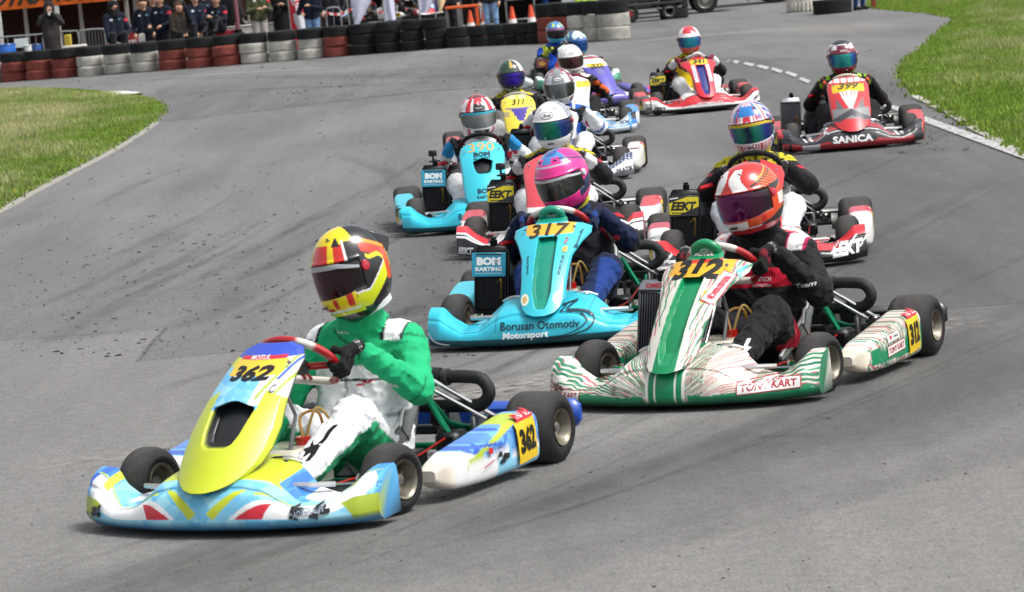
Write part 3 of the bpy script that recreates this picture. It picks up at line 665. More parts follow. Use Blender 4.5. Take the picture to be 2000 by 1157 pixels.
def build_driver(sp, info):
    K, sw, wc, e1, e2, n = info; d = sp['drv']
    x, y, yaw = sp['pos']; q = sp.get('q', 1.); o = np.array(d.get('off', (0, 0, 0)), float)
    hc = np.array([0, .13, .79])+np.array(d.get('hoff', (0, 0, 0)))
    hy, hp, hr = d.get('hrot', (0, 8, 0)); hrot = rotm(0, 0, R(hy)) @ rotm(R(hp)) @ rotm(0, R(hr))
    hr_ang = d.get('hands', (0, 0))
    hands = []
    for s, da in ((-1, hr_ang[0]), (1, hr_ang[1])):
        a = R(da+(0 if s > 0 else 180)); e = math.cos(a)*e1+math.sin(a)*e2
        t = -math.sin(a)*e1+math.cos(a)*e2; t = t*s
        c = wc+.153*e; wr = c+e*.052+n*.075+np.array([0, .01, -.01]); hands.append((c, t, e, wr))
    sw_ = d.get('shw', .195); sx = hc[0]*.35
    B = [((-.06, .20, .13), (-.068+sx, .235, .43), .135, .125, 'torso'), ((.06, .20, .13), (.068+sx, .235, .43), .135, .125, 'torso'),
         ((-sw_+.05+sx, .24, .515), (sw_-.05+sx, .24, .515), .078, .078, 'torso'), ((sx, .23, .54), (hc[0]*.9, hc[1]+.05, hc[2]-.15), .096, .080, 'neck'), ((sx-.02, .245, .575), (sx-.15, .25, .535), .070, .066, 'torso'), ((sx+.02, .245, .575), (sx+.15, .25, .535), .070, .066, 'torso')]
    dl = d.get('elb', ((-.29, .05, .38), (.29, .05, .38)))
    for s, (c, t, e, wr), el_ in ((-1, hands[0], dl[0]), (1, hands[1], dl[1])):
        sh = np.array([s*sw_+sx, .24, .515])
        el_ = np.array(el_); B += [(sh, el_, .067, .053, 'uarm'), (el_, wr+n*.01+(el_-wr)*.16, .053, .038, 'farm')]
    kn = d.get('knee', ((-.20, -.20, .31), (.20, -.20, .31)))
    for s in (-1, 1):
        k = np.array(kn[0] if s < 0 else kn[1]); B += [((s*.09, .13, .14), k, .100, .075, 'thigh'), (k, (s*.14, -.56, .13), .074, .052, 'shin')]
    lo, hi_ = bbox(B); V, F = nets(bones_sdf(B, .035, d.get('fold', .008), x), lo, hi_, .0085 if q > 1.5 else (.0105 if q >= 1 else (.015 if q > .6 else .02)))
    ids, tt = nearest_bone(B, V); kinds = np.array([b[4] for b in B])[ids]
    cols = d['suit'](V, kinds, tt, ids)
    me = mesh_of('person', V, F, cols, 'cloth', 0)
    o = link('person', me, None, (x, y, 0), (0, 0, R(yaw))); tag(o, d['label'], 'person', 'kart drivers')
    if d.get('text'): decal(o, bvh_of(o), d['text'], (0, -1.2, 0), (1, 0, 0), (0, 0, 1), (0, 1, 0), step=.02, m='cloth')
    if d.get('sidetext'):
        for (O_, ex_, ey_, dd, it) in d['sidetext']: decal(o, bvh_of(o), it, O_, ex_, ey_, dd, step=.02, m='cloth')
    helmet_part(o, hc, hrot, d['helmet'], d['visor'], d.get('hspec', {}), q)
    b = MB(d.get('collar', '#e0e0e0')); b.tube([hc+hrot @ np.array(p) for p in ((0, .03, -.11), (0, .045, -.165))], [.088, .080], 20, cap=False); 
    b.obj('neck_collar', 'cloth', o)
    for (c, t, e, wr) in hands:
        HB = hand_bones(c, t, e, n, 1, wr+n*.02); lo, hi_ = bbox(HB, .012)
        V, F = nets(bones_sdf(HB, .007), lo, hi_, .0042 if q >= 1 else (.006 if q > .6 else .009))
        ids, tt = nearest_bone(HB, V); gc = d.get('glove', ('#121214', '#121214', '#d8d8d8')); cl = np.tile(C(gc[0]), (len(V), 1)); cl[(ids >= 12) & (ids < 14)] = C(gc[1])
        cuf = (ids == 14) & (tt > .72); cl[cuf & (((tt*34).astype(int) % 3) == 0)] = C(gc[2])
        link('glove', mesh_of('glove', V, F, cl, 'cloth', 0), o)
    for s in (-1, 1):
        SB = [((s*.14, -.55, .12), (s*.135, -.58, .105), .05, .045), ((s*.135, -.58, .10), (s*.125, -.66, .16), .045, .036), ((s*.125, -.66, .16), (s*.12, -.70, .215), .036, .028)]
        lo, hi_ = bbox(SB, .01); V, F = nets(bones_sdf(SB, .015), lo, hi_, .009); link('shoe', mesh_of('shoe', V, F, C(d.get('shoe', '#7a1018')), 'cloth', 0), o)
    return o
# ------------------------------------------------------------ liveries
def LY(shape, base, *L):
    c = np.zeros((*shape, 3)); c[:] = C(base) if isinstance(base, str) else base
    for mk, cc in L:
        if mk.dtype != bool: c = c*(1-mk[..., None])+C(cc)*mk[..., None]
        elif isinstance(cc, str): c[mk] = C(cc)
        else: c[mk] = cc[mk] if cc.shape == c.shape else cc
    return c
def facets(x, z, a, b, s=.06):
    h = hsh((x+z*.7)/s+50, (x-z*.8)/s+50, (z*1.4+x*.2)/s+9)[..., None]; return C(a)*(1-h)+C(b)*h
def rays(x, z, cx, cz, n, wd_, seed=0):
    a = np.arctan2(z-cz, x-cx); r = np.hypot(x-cx, z-cz)
    a = a+.010*np.sin(r*38+seed)+.006*np.sin(r*90+a*9)
    k = a*n/math.pi; return (np.abs(k-np.round(k)) < wd_*(.5+hsh(np.round(k)*3+seed+200))) & (hsh(np.round(k)*7+seed+90, (r+.3*hsh(np.round(k)+5))/.09) > .25)
def blot(x, y, s, seed=1, c='#20242c'):
    rr = random.Random(seed); it = []
    for _ in range(9): it.append(rect(x+rr.uniform(-.5, .5)*s*1.6, y+rr.uniform(-.35, .35)*s*.6, rr.uniform(.2, .5)*s, rr.uniform(.12, .3)*s, c, rr.uniform(-25, 25)))
    return it

# --- fairing paint
def nose362(x, z, v, y):
    ax = np.abs(x); f = facets(x, z+y*.6, '#5ab8e8', '#a4e0ee', .075); f2 = facets(x, z, '#2458c4', '#62b8ec', .055); ip = lambda *p: inpoly(ax, v, p)
    return LY(x.shape, f, ((v > .45+.95*ax-.35*(ax > .9)) & (ax < .32) & (v > .5) | ((np.abs(v-.44-.75*ax) < .055) & (ax < .27)), '#c6d32e'), ((v > .80) & (ax < .24), '#c6d32e'),
              ((ax > .25) & (ax < .36) & (v > .62), f2), ((ax > .33) & (ax < .42) & (v > .66+(.42-ax)), '#eceef2'), ((ax > .50) & (v > .40), f2),
              (ip((.11, .02), (.20, .20), (.34, .40), (.58, .62), (.605, .40), (.57, .16), (.40, .02)), '#eef0f2'),
              ((np.abs(v-.30-(ax-.20)*.95) < .018) & (ax > .2) & (ax < .6), '#bccf3c'), (ip((.13, .02), (.20, .13), (.27, .25), (.24, .02)), '#cf2438'), (ip((.05, .02), (.02, .07), (.12, .30), (.17, .34), (.10, .14)), '#c6d32e'),
              ((v < .20) & (ax > .50+(.2-v)*.2), '#a6b832'), ((np.abs(ax-.52) < .014) & (v > .45), '#bccf3c'), ((ax > .60) & (v > .2), f2), ((v < .0), '#3f7fae'))
def nose312(x, z, v, y):
    ax = np.abs(x); zz = z+(y+.9)*.35
    r1 = rays(x, zz, 0, -.05, 84, .17, 1); r2 = rays(x, zz, 0, -.02, 78, .24, 7)
    return LY(x.shape, '#e2e0d4', (r1, '#c8606a'), (r2 & (hsh(x*6+40) > .2), '#2f8460'), ((zz < .040+.16*np.clip(ax-.2, 0, 1)+.02*np.sin(ax*70)*np.clip(ax-.3, 0, 1)) & (ax > .10) & (zz > .02) & (zz < .125), '#128c5c'),
              ((ax < .075), '#0f8a58'), ((np.abs(ax-.045) < .004), '#eeece4'), ((np.abs(ax-.082) < .007), '#eeece4'), (v < .0, '#1a5c42'))
def noseturq(x, z, v, y):
    ax = np.abs(x)
    return LY(x.shape, '#2fc0d8', ((np.abs(ax-.235) < .002) & (v > .1), '#1b8fa6'), (v < .015, '#1a5a68'))
def noseEA(x, z, v, y):
    ax = np.abs(x); n_ = (hsh((x+z)/.07+20, (x-1.5*z)/.09+20) > .62)
    return LY(x.shape, '#1e1f24', (n_ & (v > .3) & (ax < .42), '#e9e9ea'), ((v > .45) & (ax > .40), '#d63642'), ((v > .38) & (v < .46) & (ax > .38), '#f0f0f0'), ((v < .30) & (x > .36) & (v > .12-(ax-.36)*.3), '#ececee'), ((v < .32) & (v > .26) & (x < -.36), '#ececee'), ((v < .12), '#202126'), ((v > .7) & (ax < .25), '#c83a44'))
def noseEB(x, z, v, y):
    ax = np.abs(x); return LY(x.shape, '#d8242e', ((v < .40) & (ax > .2), '#18191d'), ((v < .42) & (v > .10) & (np.abs((x*1.0-z*.9) % .075-.03) < .005) & (ax > .40), '#f2f2f2'), ((ax < .2) & (v < .6), '#18191d'), ((v < .1), '#1a1a1d'), ((v > .8) & (ax < .3), '#eeeeee'))
def noseST(x, z, v, y):
    ax = np.abs(x); st = (((x/.030) % 1-.5)**2+((v/.14+.5*np.floor(x/.030)) % 1-.5)**2 < .055)
    return LY(x.shape, '#e8e9ec', (v > .34, '#1f3263'), (st & (v > .36), '#f0f2f6'), ((v < .05), '#8e8f96'), ((ax < .2) & (v < .7), '#b42a3c'))
def noseCH(x, z, v, y):
    ax = np.abs(x); return LY(x.shape, '#dfe8f0', (facets(x, z, '#dfe8f0', '#a4c8e6')[..., 2] < -1, '#fff'), ((v > .55) & (ax < .4), '#7fb4e0'), ((v < .26) & (ax > .30) & (v > .06), '#2f7cc4'), ((ax > .56) & (v > .25), '#20242c'), ((ax > .53) & (ax < .56), '#4aa0dc'))
def noseYE(x, z, v, y): return LY(x.shape, '#e8d440', (v < .3, '#3a3a86'), (np.abs(x) > .5, '#f0f0f0'))
def nosePU(x, z, v, y):
    ax = np.abs(x); wv = .50+.12*np.sin(x*22)
    return LY(x.shape, '#554ca8', ((np.abs(v-wv) < .13) & (ax > .22) & (ax < .5), '#eef0f8'), ((ax > .58) & (v > .3), '#d02c50'), ((v < .12), '#2f2a66'), ((ax < .21) & (v > .35) & (v < .55) & (x < 0.05), '#d8283c'))
def noseBL(x, z, v, y): return LY(x.shape, '#d3e2dc', (v < .35, '#3a8a6c'))
def nose341(x, z, v, y):
    ax = np.abs(x); return LY(x.shape, '#d8303c', ((v > .55) & (ax < .27), '#f0f0f0'), ((np.abs(v-.52) < .035) & (ax < .30), '#25262c'), ((np.abs(v-.62+(ax-.34)*.9) < .06) & (ax > .3), '#25262c'), ((v < .50-(.64-ax)*1.1) & (ax > .30), '#f0f0f0'), ((v < .08), '#e8e8e8'), ((v < .015), '#222'))
def nose399(x, z, v, y):
    ax = np.abs(x); return LY(x.shape, '#35363c', ((np.abs(v-.70) < .05) & (ax < .4), '#d4343e'), ((np.abs(v-.52) < .02+.03*np.sin(x*9)**2) & (ax < .38), '#d4343e'), ((np.abs(v-.36-.1*ax) < .016) & (ax < .33), '#f2f2f2'), ((ax > .34) & (ax < .44) & (v > .45) & (((x*1+v*.04) % .05) < .022), '#f0f0f0'), ((v < .045), '#8c2028'), ((ax > .605) & (v < .45), '#d42c36'), ((v > .04) & (v < .08) & (ax > .2), '#c82a34'), ((ax > .50) & (v < .28) & (hsh(x/.02+40, v/.08) > .55), '#16171a'), ((v < .09) & (x < -.3) & (x > -.45), '#b9babc'))
# --- panels
def plate(x, t, t0, t1, hw, c): return ((t > t0+8*x*x*0) & (t < t1) & (np.abs(x) < hw))
def pan362(x, t, rec):
    f = facets(x, t*.5, '#58b6ea', '#9fdcf2', .05)
    return LY(x.shape, '#c7d430', ((t > .52-.35*np.abs(x)) & (t < .80), f), ((x > .055+.2*(t-.5)*0) & (t > .52), '#e9ecf2'), ((np.abs(((x*1.-t*.18) % .05)-.02) < .006) & (x > .07) & (t > .56), '#a8bd3c'), ((np.abs(((x*1.-t*.18) % .05)-.035) < .006) & (x > .07) & (t > .70), '#3c60c8'), ((t > .88), '#3350c0'), (plate(x, t, .735, .865, .108, 0), '#efc93a'), ((t > .865) & (t < .90) & (np.abs(x) < .095), '#c9283a'), ((x > .095) & (t > .36) & (t < .58) & (np.abs(x-.14)+np.abs(t-.47)*.4 < .05), '#e8bc2c'), ((t > .42) & (t < .62-1.2*(np.abs(x)-.10)) & (np.abs(x) > .095), '#c7d430'), (np.clip(rec*3-.2, 0, 1), '#191b20'))
def pan312(x, t, rec):
    z = t*.5; r1 = rays(x, z, 0, -.25, 70, .20, 3); r2 = rays(x, z, .0, -.3, 60, .13, 5); ax = np.abs(x)
    return LY(x.shape, '#e2e0d4', (r1 & (ax > .08), '#c8727a'), (r2, '#3c8c68'), (ax < .066, '#e2e0d4'), ((ax < .052+.0*t), '#0f8a58'), (rec > .02, '#0f8a58'), ((t > .90), '#0f8a58'),
              (plate(x, t, .735, .885, .145, 0), '#eeb126'), ((t > .865) & (t < .905) & (ax < .09), '#d03a30'), ((x > .075) & (x < .135) & (t > .50) & (t < .61), '#e8c636'))
def pan817(x, t, rec): return LY(x.shape, '#38c2d6', (rec > .05, '#0f8f78'), (t > .91, '#0f8f78'), (plate(x, t, .755, .895, .125, 0), '#efb43c'))
def pan390(x, t, rec): return LY(x.shape, '#38c2d6', (np.clip(rec*3-.2, 0, 1), '#15171a'))
def panEA(x, t, rec): return LY(x.shape, '#e0505c', (t < .2, '#202126'), ((t > .2) & (t < .26), '#f0f0f0'), (rec > .1, '#5a2028'))
def panEB(x, t, rec): return LY(x.shape, '#d8242e', (np.abs(x) < .04, '#16171a'), (rec > .1, '#16171a'))
def panST(x, t, rec): return LY(x.shape, '#e8e8ec', (t < .4, '#1f3263'))
def panCH(x, t, rec): return LY(x.shape, '#e4ebf2', (np.abs(x-.03+.1*np.sin(t*7)) < .012, '#b8a888'), ((x > .02) & (t > .7) & (t < .86), '#e8b830'), (t < .3, '#9cc4e4'))
def panYE(x, t, rec): return LY(x.shape, '#ead648', ((t > .42) & (t < .68) & (np.abs(x) < .02+.09*np.clip((t-.40)/.28, 0, 1)*(.6+.4*np.sin(x*160+1)**2)), '#4a3c9c'), ((t > .66) & (t < .70) & (np.abs(x) < .13), '#7a6a9c'), ((t > .9) & (np.abs(np.abs(x)-.05) < .035), '#efe9a0'), ((np.abs(x) > .10) & (t < .62) & (t > .5), '#b5a878'))
def panPU(x, t, rec): return LY(x.shape, '#5f58b4', ((t > .70), '#f0eef0'), ((t > .70) & (t < .80) & (np.abs(x) < .135-(.8-t)*.3), '#e8cc30'), ((t > .62) & (t < .71) & (np.abs(x) < .09) & (np.sin(x*150) > -.2), '#20202a'), ((t > .95), '#b83848'), ((t > .86) & (t < .94) & (np.abs(np.abs(x)-.05) < .032), '#e8e8f0'), ((t > .48) & (t < .64) & (np.abs(x) < .04), '#6f6fa4'))
def panBL(x, t, rec): return LY(x.shape, '#d3e2dc', (t < .5, '#3a8a6c'))
def pan341(x, t, rec):
    ax = np.abs(x); return LY(x.shape, '#da3440', ((ax > .062) & (ax < .10) & (t > .32) & (t < .74), '#eeeef2'), ((ax > .068) & (ax < .094) & (t > .40) & (t < .62), '#c9ccd6'), (plate(x, t, .76, .90, .10, 0), '#e9c634'), (rec > .05, '#27307e'))
def pan399(x, t, rec):
    ax = np.abs(x); a = np.degrees(np.arctan2(x, (t-.30)*.5+1e-6))
    return LY(x.shape, '#d23a40', ((t > .30) & (t < .78) & (np.abs(a) < 26) & ((np.abs(a) % 9) < 6.2+2*(t < .6)), '#f0efec'), ((t > .20) & (t < .36-.0*x) & (ax < .16), '#8c8d90'), ((t < .36-1.0*ax) & (t > .25-.9*ax) & (t > .16), '#4a4b50'), ((t > .36) & (t < .55) & (ax > .06+.3*(t-.36)) & (ax < .12), '#6c6d72'), ((t < .16+.6*ax*0), '#d23a40'),
              ((t > .70-.35*ax) & (t < .84-1.2*x*x) & (ax < .14), '#e8c22c'), ((t > .87) & (t < .97) & (np.abs((ax % .06)-.03) < .024), '#efe6e2'))
# --- pods
def podbase(base, *extra):
    def f(y, z, s):
        c = np.zeros((*y.shape, 3)); c[:] = C(base)
        for fn, cc in extra: c[fn(y, z)] = C(cc)
        return c
    return f
def podf362(y, z, s): return LY(y.shape, '#e8e9ea', ((z > .20-.35*(y+.3)) & (z > .13), facets(y, z, '#2f5cc8', '#79bfee', .06)), ((np.abs(z-.10-.28*(y+.3)) < .011) & (y > -.22), '#b8cc3a'), (y < -.29, '#efe6d8'), ((y > 0) & (z < .1), '#8fd0ec'), ((np.abs(z-.165+.1*y) < .006) & (y < .05), '#3c66c4'))
def podf312(y, z, s): return LY(y.shape, '#ece9de', (rays(y, z, .3, -.2, 90, .30, 2), '#2f8460'), (rays(y, z, .3, -.25, 60, .12, 4), '#c8646c'), ((z < .14-.25*(y+.25)*0) & (z > .07) & (y > -.26), '#138a5c'), (y < -.29, '#efe6d2'))
podEA = podbase('#e6e4e2', (lambda y, z: (z > .20) & (y > -.1), '#cc3c48'), (lambda y, z: (np.abs(z-.12) < .01), '#2a2b30'))
podR = podbase('#d63a42', (lambda y, z: z < .15, '#eeeeee'), (lambda y, z: np.abs(z-.19) < .012, '#26272c'))
podT = podbase('#38c2d6', (lambda y, z: z < .09, '#e4f2f4')); podW = podbase('#e4e4e0', (lambda y, z: (z > .2) & (y > .1), '#c8485a')); podS = podbase('#e2e2da', (lambda y, z: (z > .2) & (y < 0), '#7c2a3a')); podP = podbase('#4c44a0'); podC = podbase('#dfe8f0', (lambda y, z: z > .18, '#4c94d0'))
def podnum(num, motul=True, extra=()):
    it = [rect(.215, .155, .155, .17, '#e8c41e', 4)]
    if motul: it += [rect(.222, .235, .155, .035, '#c41e2c', 4), T('MOTUL', .022, .222, .235, '#f0e8e8', .10, rot=4)]
    it += [T(num, .095, .215, .150, '#0c0c0c', .125, bold=.05, rot=4)]; return list(extra)+it
MB_LOGO = [rect(-.06, .12, .22, .0, '#fff')]
TK = lambda x, y, w_, h, r_=0: [rect(x, y, w_, h, '#b02838', r_), rect(x, y, w_*.97, h*.85, '#f0eee8', r_), T('TONY KART', h*.55, x, y, '#b02838', w_*.88, bold=.03, rot=r_)]
# --- boards
BOM = [T('BOM', .052, 0, .022, '#eef6f8', .15, bold=.07), T('KARTING', .026, 0, -.026, '#eef6f8', .165, bold=.05), T('Borusan Otomotiv Motorsport', .009, 0, -.052, '#d8eef2', .16), rect(0, .065, .215, .010, '#1e2a30')]
EEKT = [Q([(-.105, .02), (.02, .065), (.105, .065), (.105, -.005), (-.03, -.06), (-.105, -.06)], '#d8c81e'), T('EEKT', .062, 0, .0, '#0e0e0e', .185, bold=.05, shear=.25), rect(.0, -.048, .17, .006, '#0e0e0e'), rect(-.07, .055, .06, .008, '#e8e8e8', 8)]
# --- suits
def limbside(V): return V[:, 0] > 0
def suit_of(base, torso_up=None, arm=None, farm=None, sleeve_tip=None, thigh=None, shin=None, patch=None, chest=None, neck=None, stripe=None, extra=None, patch2=None):
    def f(V, k, t, ids):
        x, y, z = V.T; c = np.tile(C(base), (len(V), 1)); T_ = k == 'torso'
        if thigh: c[k == 'thigh'] = C(thigh)
        if shin: c[k == 'shin'] = C(shin)
        if torso_up: c[T_ & (z > .40)] = C(torso_up)
        if chest: c[T_ & (z > chest[0]) & (z < chest[1]) & (y < .24)] = C(chest[2])
        if neck: c[k == 'neck'] = C(neck)
        if arm: c[k == 'uarm'] = C(arm)
        if farm: c[k == 'farm'] = C(farm)
        if sleeve_tip: c[(k == 'farm') & (t > .7)] = C(sleeve_tip)
        if patch:
            p = (np.abs(np.abs(x)-.185) < .045) & (z > .50) & ((k == 'uarm') | T_) & (z > .545-.25*(.21-y)*0)
            c[p] = C(patch)
            if patch2: q = p & ((np.abs(np.abs(x)-.185) > .034)); c[q] = C(patch2)
        if extra: extra(c, V, k, t)
        sm_ = (k == 'uarm') & (np.abs(t-.07) < .022) | (k == 'thigh') & (np.abs(t-.90) < .014) | (k == 'farm') & (np.abs(t-.06) < .014) | (k == 'neck') & (np.abs(t-.30) < .05) | T_ & (np.abs(x) < .005) & (y < .2) | T_ & (np.abs(z-.262) < .007)
        c[sm_] *= .45
        return c
    return f
def ex362(c, V, k, t):
    x, y, z = V.T
    c[(k == 'thigh') & (z < .14+.16*t-.015)] = C('#1ea56c'); c[(k == 'shin') & (x > 0) & ((y+.18+.38*t)*.41-(z-.30+.17*t)*.91 > .012)] = C('#159a63'); c[(k == 'torso') & (z < .455)] = C('#eef0f2'); c[(k == 'shin') & (x < .0)] = C('#159a63'); c[(k == 'thigh') & (x < -.12)] = C('#159a63')
    c[(k == 'torso') & (y < .2) & (np.abs(z-(.37+.5*np.maximum(x, 0)*.5)) < .005) & (x > .05)] = C('#c02440'); c[(k == 'torso') & (y < .25) & (np.abs(z-.405) < .004)] = C('#14222a')
def ex312(c, V, k, t):
    x, y, z = V.T
    c[(k == 'thigh') & (x > .15) & (t < .55)] = C('#c41c36'); c[(k == 'torso') & (z < .22) & (x > .1)] = C('#a8182c')
def exEEKT(c, V, k, t):
    x, y, z = V.T; yk = (z > .50) & ((k == 'torso') | (k == 'neck')); c[yk] = C('#d2c22c'); n_ = hsh(x/.022+70, y/.03+50, z/.02+40) > .55; c[yk & n_] = C('#17181b'); c[(k == 'uarm') & (t < .16)] = C('#d2c22c')
    c[(k == 'uarm') & (t > .45) & (t < .62) & (y < .2) & (np.abs(x) > .24)] = C('#c8263c')
def ex390(c, V, k, t):
    x, y, z = V.T; c[(k == 'uarm') & (t < .45) & (y < .24)] = C('#1c2c58'); c[(k == 'farm') & (t > .62)] = C('#2a8cc8'); c[(k == 'uarm') & (np.abs(t-.55) < .10) & (np.abs(V[:, 2]-.47) < .03) & (x > 0)] = C('#cc1c34')
def exST(c, V, k, t):
    x, y, z = V.T; c[(k == 'uarm') & (t < .25)] = C('#2c5cb4'); c[(k == 'uarm') & (t < .25) & (np.abs(t-.12) < .05)] = C('#e8eef4'); c[(k == 'uarm') & (np.abs(t-.62) < .12) & (x > 0) & (y < .2)] = C('#cc2840'); c[(k == 'farm') & (t < .14)] = C('#2c5cb4'); c[(k == 'torso') & (np.abs(x) > .12)] = C('#2c5cb4'); c[(k == 'neck')] = C('#2c4ca4')
def exCH(c, V, k, t):
    x, y, z = V.T; c[((k == 'farm') | (k == 'uarm')) & (hsh(V[:, 2]/.05+30, V[:, 0]/.07+30) > .68)] = C('#e0662c'); c[(k == 'torso') & (z > .5)] = C('#e9e4da')
def exBL(c, V, k, t):
    x, y, z = V.T; c[(np.abs(np.abs(x)-.16) < .035) & (z > .5)] = C('#c8dc2c'); c[(k == 'farm') & (t > .5)] = C('#c8d844')
def exPU(c, V, k, t):
    x, y, z = V.T; c[(k == 'uarm') & (np.abs(t-.4) < .15)] = C('#c03850'); c[(z > .53)] = C('#b83a4c')
def ex817(c, V, k, t):
    x, y, z = V.T; c[(k == 'uarm') & (x > 0) & (np.abs(t-.30) < .09) & (y < .2)] = C('#b02030'); c[(k == 'uarm') & (np.abs(t-.58) < .06) & (y < .2)] = C('#d8d4d4'); c[(k == 'farm')] = C('#142040'); c[(k == 'shin') & (np.abs(x) > .20)] = C('#1c3c80'); c[(z > .5) & (np.abs(x) < .1) & (y < .2)] = C('#183058')
def ex399(c, V, k, t):
    x, y, z = V.T; c[(np.abs(np.abs(x)-.175) < .05) & (z > .525) & (y < .27)] = C('#a8e030'); c[(np.abs(np.abs(x)-.175) < .018) & (z > .525) & (y < .25)] = C('#20301a'); c[(k == 'shin') & (np.abs(x) < .15)] = C('#8cc82c')
def ex341(c, V, k, t):
    exEEKT(c, V, k, t); x, y, z = V.T; c[(k == 'thigh')] = C('#e8e8ea'); c[(k == 'torso') & (z < .40) & (y < .2)] = C('#e2c422')
# --- helmets
def hm(*L, base='#f0f0f0'):
    def f(A, E, P): return LY(A.shape, base, *[(fn(A, E, P), c) for fn, c in L])
    return f
h362 = hm((lambda A, E, P: (np.abs(A) < 62) & (E > 12) | (E > 46) & (np.abs(A) < 88-(E-46)*.2), '#f2d616'),
          (lambda A, E, P: (E > 18) & (E < 43) & ((A > -6) & (A < 30) | (A > 41) & (A < 58) | (A > -58) & (A < -17)), '#d4261c'), (lambda A, E, P: (E > 18) & (E < 50) & (np.abs(np.abs(A)-61) < 1.8), '#f0f0e8'), (lambda A, E, P: (E > 40) & (E < 54) & (np.abs(A-47) < 9-(E-40)*.5), '#1c1c20'),
          (lambda A, E, P: (np.abs(A) > 92) & (np.abs(P[..., 2]-.085-(P[..., 1])*-.45) < .020), '#dc3a1e'), (lambda A, E, P: (np.abs(A) > 96) & (np.abs(P[..., 2]-.060-(P[..., 1])*-.45+.01*np.sin(P[..., 1]*60)) < .008), '#ecd820'), (lambda A, E, P: (np.abs(A) > 92) & (np.abs(P[..., 2]-.110-(P[..., 1])*-.45) < .007), '#e8981e'),
          (lambda A, E, P: (np.abs(P[..., 2]+.100-np.maximum(P[..., 1], 0)*.80) < .026) & (P[..., 1] > -.06), '#dce41c'), (lambda A, E, P: (np.abs(P[..., 2]+.071-np.maximum(P[..., 1], 0)*.80) < .004) & (P[..., 1] > -.07), '#e8e8e8'), (lambda A, E, P: (P[..., 1] > .10) & (P[..., 2] < .05) & (P[..., 2] > -.06) & (np.abs(A) < 150), '#d8531e'),
          (lambda A, E, P: (E < -24) & (np.abs(A) < 62) & (P[..., 2] > -.122), '#ecd61a'), (lambda A, E, P: (E < -24) & (np.abs(np.abs(A)-50) < 6) & (P[..., 2] > -.11), '#cf2a20'), (lambda A, E, P: (E < -26) & (np.abs(np.abs(A)-25) < 4) & (P[..., 2] > -.11), '#c8241c'), (lambda A, E, P: (E < -34) & (np.abs(A) < 17), '#c8241c'), (lambda A, E, P: (P[..., 2] < -.124) & (P[..., 1] < -.03), '#dce41c'), (lambda A, E, P: (np.abs(P[..., 2]+.120) < .0035) & (P[..., 1] < -.05), '#f0f0f0'), base='#1c1c20')
h312 = hm((lambda A, E, P: (E > 20), '#cc2c26'), (lambda A, E, P: (np.abs(np.abs(A)-22-6*np.sin(E/9)) < 13) & (E > 20) & (E < 62), '#f2f0ec'), (lambda A, E, P: (np.abs(A) > 48) & (E > 8), '#c82820'),
          (lambda A, E, P: (np.abs(A) > 45) & (np.abs(P[..., 2]-.09-.25*P[..., 1]) < .004), '#2a1c14'), (lambda A, E, P: (np.abs(A) > 58) & (np.abs(P[..., 2]-.105-.35*P[..., 1]) < .003), '#e0a83a'), (lambda A, E, P: (np.abs(A) > 62) & (E > 5) & (E < 44) & (((P[..., 2]*1.2+P[..., 1]*.6) % .018) < .004), '#e0a83a'),
          (lambda A, E, P: (np.abs(A) > 85) & (E < 22), '#161618'), (lambda A, E, P: (np.abs(A) > 62) & (P[..., 2] < .01+.35*P[..., 1]) & (P[..., 2] > -.085+.35*P[..., 1]), '#e0481c'), (lambda A, E, P: (np.abs(A) > 105) & (P[..., 2] < .0) & (P[..., 2] > -.05), '#efe9e0'), (lambda A, E, P: (P[..., 2] < -.09+.2*P[..., 1]) & (np.abs(A) > 50), '#1a1a1c'),
          (lambda A, E, P: (E < -27) & (np.abs(A) < 50) & (P[..., 2] > -.125), '#f0eeea'), (lambda A, E, P: (E < -27) & (np.abs(np.abs(A)-38) < 12) & (P[..., 2] > -.11), '#d85a2c'), (lambda A, E, P: (P[..., 2] < -.115), '#c8343c'), base='#c82820')
h817 = hm((lambda A, E, P: (E > 46) & (E < 82) & (np.abs(A) < 64), '#4a8ccc'), (lambda A, E, P: (np.abs(E-52) < 7) & (np.abs(np.abs(A)-30) < 14), '#ee2c92'), (lambda A, E, P: (E > 66) & (np.abs(P[..., 0]) < .03), '#2c5ca8'), (lambda A, E, P: (np.abs(A) > 40) & (np.abs(P[..., 2]-.10+.4*P[..., 1]) < .006), '#1c2c5c'), (lambda A, E, P: (np.abs(E-40) < 1.5) & (np.abs(A) < 70), '#b8c4cc'), (lambda A, E, P: (np.abs(A) > 62) & (P[..., 2] < -.02+.2*P[..., 1]) & (P[..., 2] > -.09+.2*P[..., 1]), '#1d2c54'), (lambda A, E, P: (P[..., 2] < -.115), '#f0409a'), base='#ee2c92')
def flag_h(A, E, P): return (np.abs((A/9) % 1-.5) < .28) & (np.abs((E/9+.5*np.floor(A/9)) % 1-.5) < .28)
hEA = hm((lambda A, E, P: (A > 62), '#b9bec8'), (lambda A, E, P: (A > 62) & flag_h(A, E, P), '#3d4658'), base='#f4f4f4')
